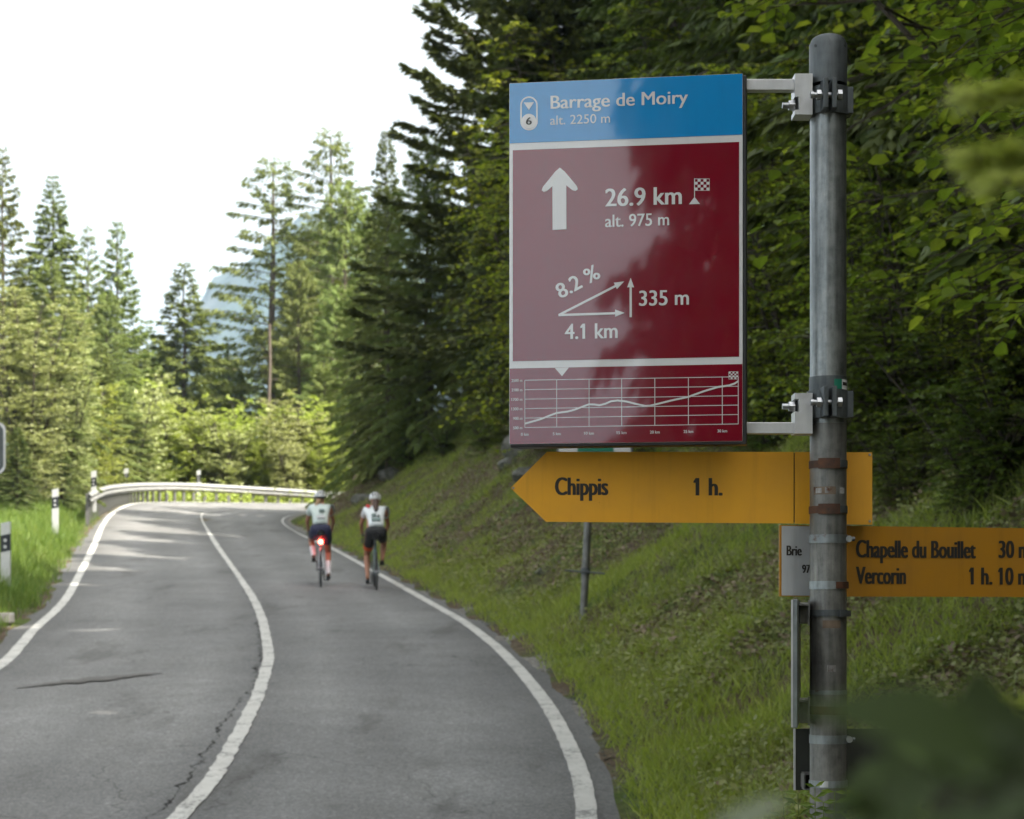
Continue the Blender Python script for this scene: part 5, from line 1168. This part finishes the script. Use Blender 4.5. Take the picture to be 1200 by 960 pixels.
# put the rear wheels where they touch the road
def on_road(x, y):
    dl_, s1, zl, _ = seg_dist(np.array([x]), np.array([y]), C_[::3]); return float(zl[0])
for (px, py, ld, kit, lp, lb) in (
    (376, 687, False, dict(frame='silver_frame', jersey='pale_grey_jersey', shorts='navy_shorts', sock='white_sock', hair='blond_hair', tail=False, band=True, light=True), 'left cyclist in a pale grey green jersey, navy shorts and white socks, riding away', 'racing bicycle with a glowing red tail light, under the left cyclist'),
    (441, 690.5, True, dict(frame='green_frame', jersey='white_jersey', shorts='black_shorts', hair='brown_hair', tail=True, trim='red_trim', cuff='orange_trim'), 'right cyclist in a white jersey, black shorts and white helmet with a dark ponytail', 'dark racing bicycle without a light, under the right cyclist')):
    Y = 5436.0 / (py - 533) ; p = P(px, py, Y); z = on_road(p.x, p.y) ; rz = R(6.5); off = Vector((math.sin(-rz), math.cos(rz), 0)) * .49
    o = rider((p.x + off.x, p.y + off.y, z + .045), rz, ld, kit, lp, lb)
for o in COL.objects:
    if o.get('category') in ('person', 'bicycle'): o.rotation_euler = (R(4.4), 0, o.rotation_euler.z)

# ------------------------------------------------------------------ plants close to the viewer
def leaf_big(m, base, d, n, L, w_, seed=0, seg_=7):
    """one broad leaf with a midrib fold and a wavy edge"""
    d = np.array(d, float); d /= np.linalg.norm(d); x = np.cross(d, n); x /= np.linalg.norm(x); z = np.cross(x, d); V = []
    for i in range(seg_ + 1):
        t = i / seg_; hw = w_ * math.sin(PI * min(1, t ** .75 * .98 + .01)) * .5 + .0004; c = np.array(base) + d * L * t - z * L * .22 * t * t
        wv = .06 * w_ * math.sin(9 * t + seed)
        V += [c - x * hw + z * (hw * .35 + wv), c, c + x * hw + z * (hw * .35 - wv)]
    F = [(i * 3 + j, i * 3 + j + 1, i * 3 + j + 4, i * 3 + j + 3) for i in range(seg_) for j in (0, 1)]; m.add(np.array(V), np.array(F))
def near_plant(name, label, x, y, tops, mat, L, wd, n_leaf, seed, tilt=.2, pale=0, grp=None):
    g = G(x, y); root = empty(name, (x, y, g), label, 'plant', grp); r = np.random.default_rng(seed); st = MB(); lv = MB(); pl = MB()
    for (px, py, Y) in tops:
        t = np.array(P(px, py, Y)) - [x, y, g]; m_ = 8; u = np.linspace(0, 1, m_)[:, None]; c = np.array([0, 0, 0]) * (1 - u) + t * u; c[:, 0] += .06 * np.sin(u[:, 0] * PI) * r.normal(); c[:, 1] += .05 * np.sin(u[:, 0] * PI)
        st.tube(c, np.linspace(.006, .0018, m_), 6)
        for k in range(n_leaf):
            f = 1 - .16 * (k / n_leaf) - .002; b = c[0] + (c[-1] - c[0]) * f if k else c[-1]; a = r.uniform(0, 2 * PI)
            leaf_big(lv, b, (math.cos(a), math.sin(a), r.uniform(-.1, .8)), (r.normal(0, .3), r.normal(0, .3) - .4, 1), L * r.uniform(.7, 1.15), wd * r.uniform(.8, 1.1), k)
    st.build('stem', 'twig_bark', root, True); lv.build('foliage', mat, root, True); return root
near_plant('leafy_plant', 'blurred dark green leaves right in front of the lens at the lower right', .14, .36, [(1100, 985, .30), (1120, 915, .33), (1165, 860, .36), (1215, 850, .34), (1100, 985, .28), (1150, 930, .30), (1195, 915, .27), (1250, 880, .35), (1060, 1000, .31), (1150, 950, .26), (1230, 960, .25), (1100, 925, .40), (1200, 880, .42)], 'dark_leaves', .029, .018, 13, 91)
near_plant('leafy_plant', 'blurred lighter green sprig among the dark blurred leaves at the lower right', .20, .42, [(1150, 905, .42), (1225, 890, .45), (1080, 975, .40)], 'shrub_leaves', .020, .011, 6, 97)
root = empty('leafy_plant', (.10, .33, G(.10, .33)), 'pale blurred leaf close to the lens at the bottom, left of the dark ones', 'plant'); m = MB(); t = np.array(P(856, 968, .36)) - [.10, .33, G(.10, .33)]
m.tube([[0, 0, 0], list(t * .5 + [.02, 0, 0]), list(t)], [.005, .003, .0015], 6); m.build('stem', 'twig_bark', root, True)
m = MB(); leaf_big(m, t - [.004, 0, .004], (.75, -.05, .62), (-.5, -.8, .6), .017, .006, 1); leaf_big(m, t - [-.004, 0, .010], (.9, .1, .35), (-.4, -.7, .7), .013, .005, 2); m.build('leaf', 'pale_underside_leaf', root, True)
def fir_sprig(name, label, x, y, branches, seed):
    g = G(x, y); r = np.random.default_rng(seed); zt = max(P(b[0][0], b[0][1], b[0][2]).z for b in branches) + .25; root = empty(name, (x, y, g), label, 'tree'); tr = MB(); tr.tube([[0, 0, -.2], [0, 0, zt - g]], [.03, .008], 8); pos, dr, nm, sz = [], [], [], []
    for (tip, base) in branches:
        b = np.array(P(*base)); t = np.array(P(*tip)); tk = np.array([x, y, b[2] - .03]); tr.tube([list(tk - [x, y, g]), list(b - [x, y, g]), list(t - [x, y, g])], [.007, .004, .0015], 6)
        n_ = 900; u = r.random(n_); side = r.choice([-1, 1], n_); p = b + (t - b) * u[:, None]; d0 = norm((t - b)[None])[0]; perp = norm(np.cross(d0, [0, 0, 1.])[None])[0]
        tw = (r.random(n_) * .35 * (1 - u) * np.linalg.norm(t - b))[:, None]; p = p + perp * side[:, None] * tw + d0 * tw * .7
        pos.append(p - [x, y, g]); dr.append(d0 + perp * side[:, None] * .9 + r.standard_normal((n_, 3)) * .35); nm.append(np.tile([0, 0, 1.], (n_, 1)) + .4 * r.standard_normal((n_, 3))); sz.append(np.full(n_, .017) * r.uniform(.7, 1.1, n_))
    sz = np.concatenate(sz); v, f = scatter(*NEEDLE, np.vstack(pos), np.vstack(dr), np.vstack(nm), sz, sz * .09); tr.build('trunk', 'twig_bark', root, True); foliage_obj('needles', [(v, f)], 'bush_leaves', root)
fir_sprig('young_fir', 'young fir just outside the right edge, two blurred light green twigs reaching in', .48, 1.05, [((1150, 112, .80), (1300, 100, .9)), ((1148, 185, .80), (1300, 160, .9)), ((1180, 215, .78), (1300, 150, .9)), ((1172, 825, .85), (1300, 850, .95))], 93)
# small sharp plant at the foot of the view by the post
def fern(label, tops, x, y, seed):
    g = G(x, y); r = np.random.default_rng(seed); root = empty('leafy_plant', (x, y, g), label, 'plant'); st = MB(); pos, dr, nm, sz = [], [], [], []
    for (px, py, Y) in tops:
        t = np.array(P(px, py, Y)) - [x, y, g]; u = np.linspace(0, 1, 8)[:, None]; c = t * u ** np.array([1.6, 1.6, 1]); st.tube(c, np.linspace(.0022, .0007, 8), 5)
        for f in np.linspace(.72, 1, 26):
            k = f * 7; i = min(int(k), 6); p = c[i] + (c[i + 1] - c[i]) * (k - i)
            for s_ in (-1, 1): pos.append(p); dr.append([s_ * 1.0, r.normal(0, .5), .25 + r.normal(0, .2)]); nm.append([r.normal(0, .3), -1, .35]); sz.append(.046 * (1.15 - (f - .72) * 2.2) * r.uniform(.8, 1.1))
    sz = np.array(sz); v, f = scatter(*LEAF2, np.array(pos), np.array(dr), np.array(nm, float), sz, sz * .42); st.build('stem', 'shrub_leaves', root, True); foliage_obj('foliage', [(v, f)], 'shrub_leaves', root)
fern('small dark feathery plant at the foot of the grey post', [(935, 930, 3.2), (955, 922, 3.22), (978, 928, 3.18), (1000, 935, 3.2), (918, 945, 3.2), (965, 940, 3.16)], .50, 3.2, 95)
# twig and leaf on the road edge
rt = P(708, 886, 15.3); o = MB(); o.tube([[0, 0, 0], [.05, .02, .015], [.12, .01, .01], [.18, .05, .02]], [.008, .006, .005, .003], 5); o.tube([[.05, .02, .015], [.08, .09, .03]], [.004, .002], 4); tw = o.build('fallen_twig', 'twig_bark'); tw.location = (rt.x, rt.y, G(rt.x, rt.y) + .02); tag(tw, 'small dark fallen twig on the gravel outside the right edge line', 'twig')

print('TRIS', sum(sum(len(p.vertices) - 2 for p in me.polygons) if len(me.polygons) < 2000 else len(me.loops) - 2 * len(me.polygons) for me in bpy.data.meshes if me.users), 'OBJ', len(bpy.data.objects))
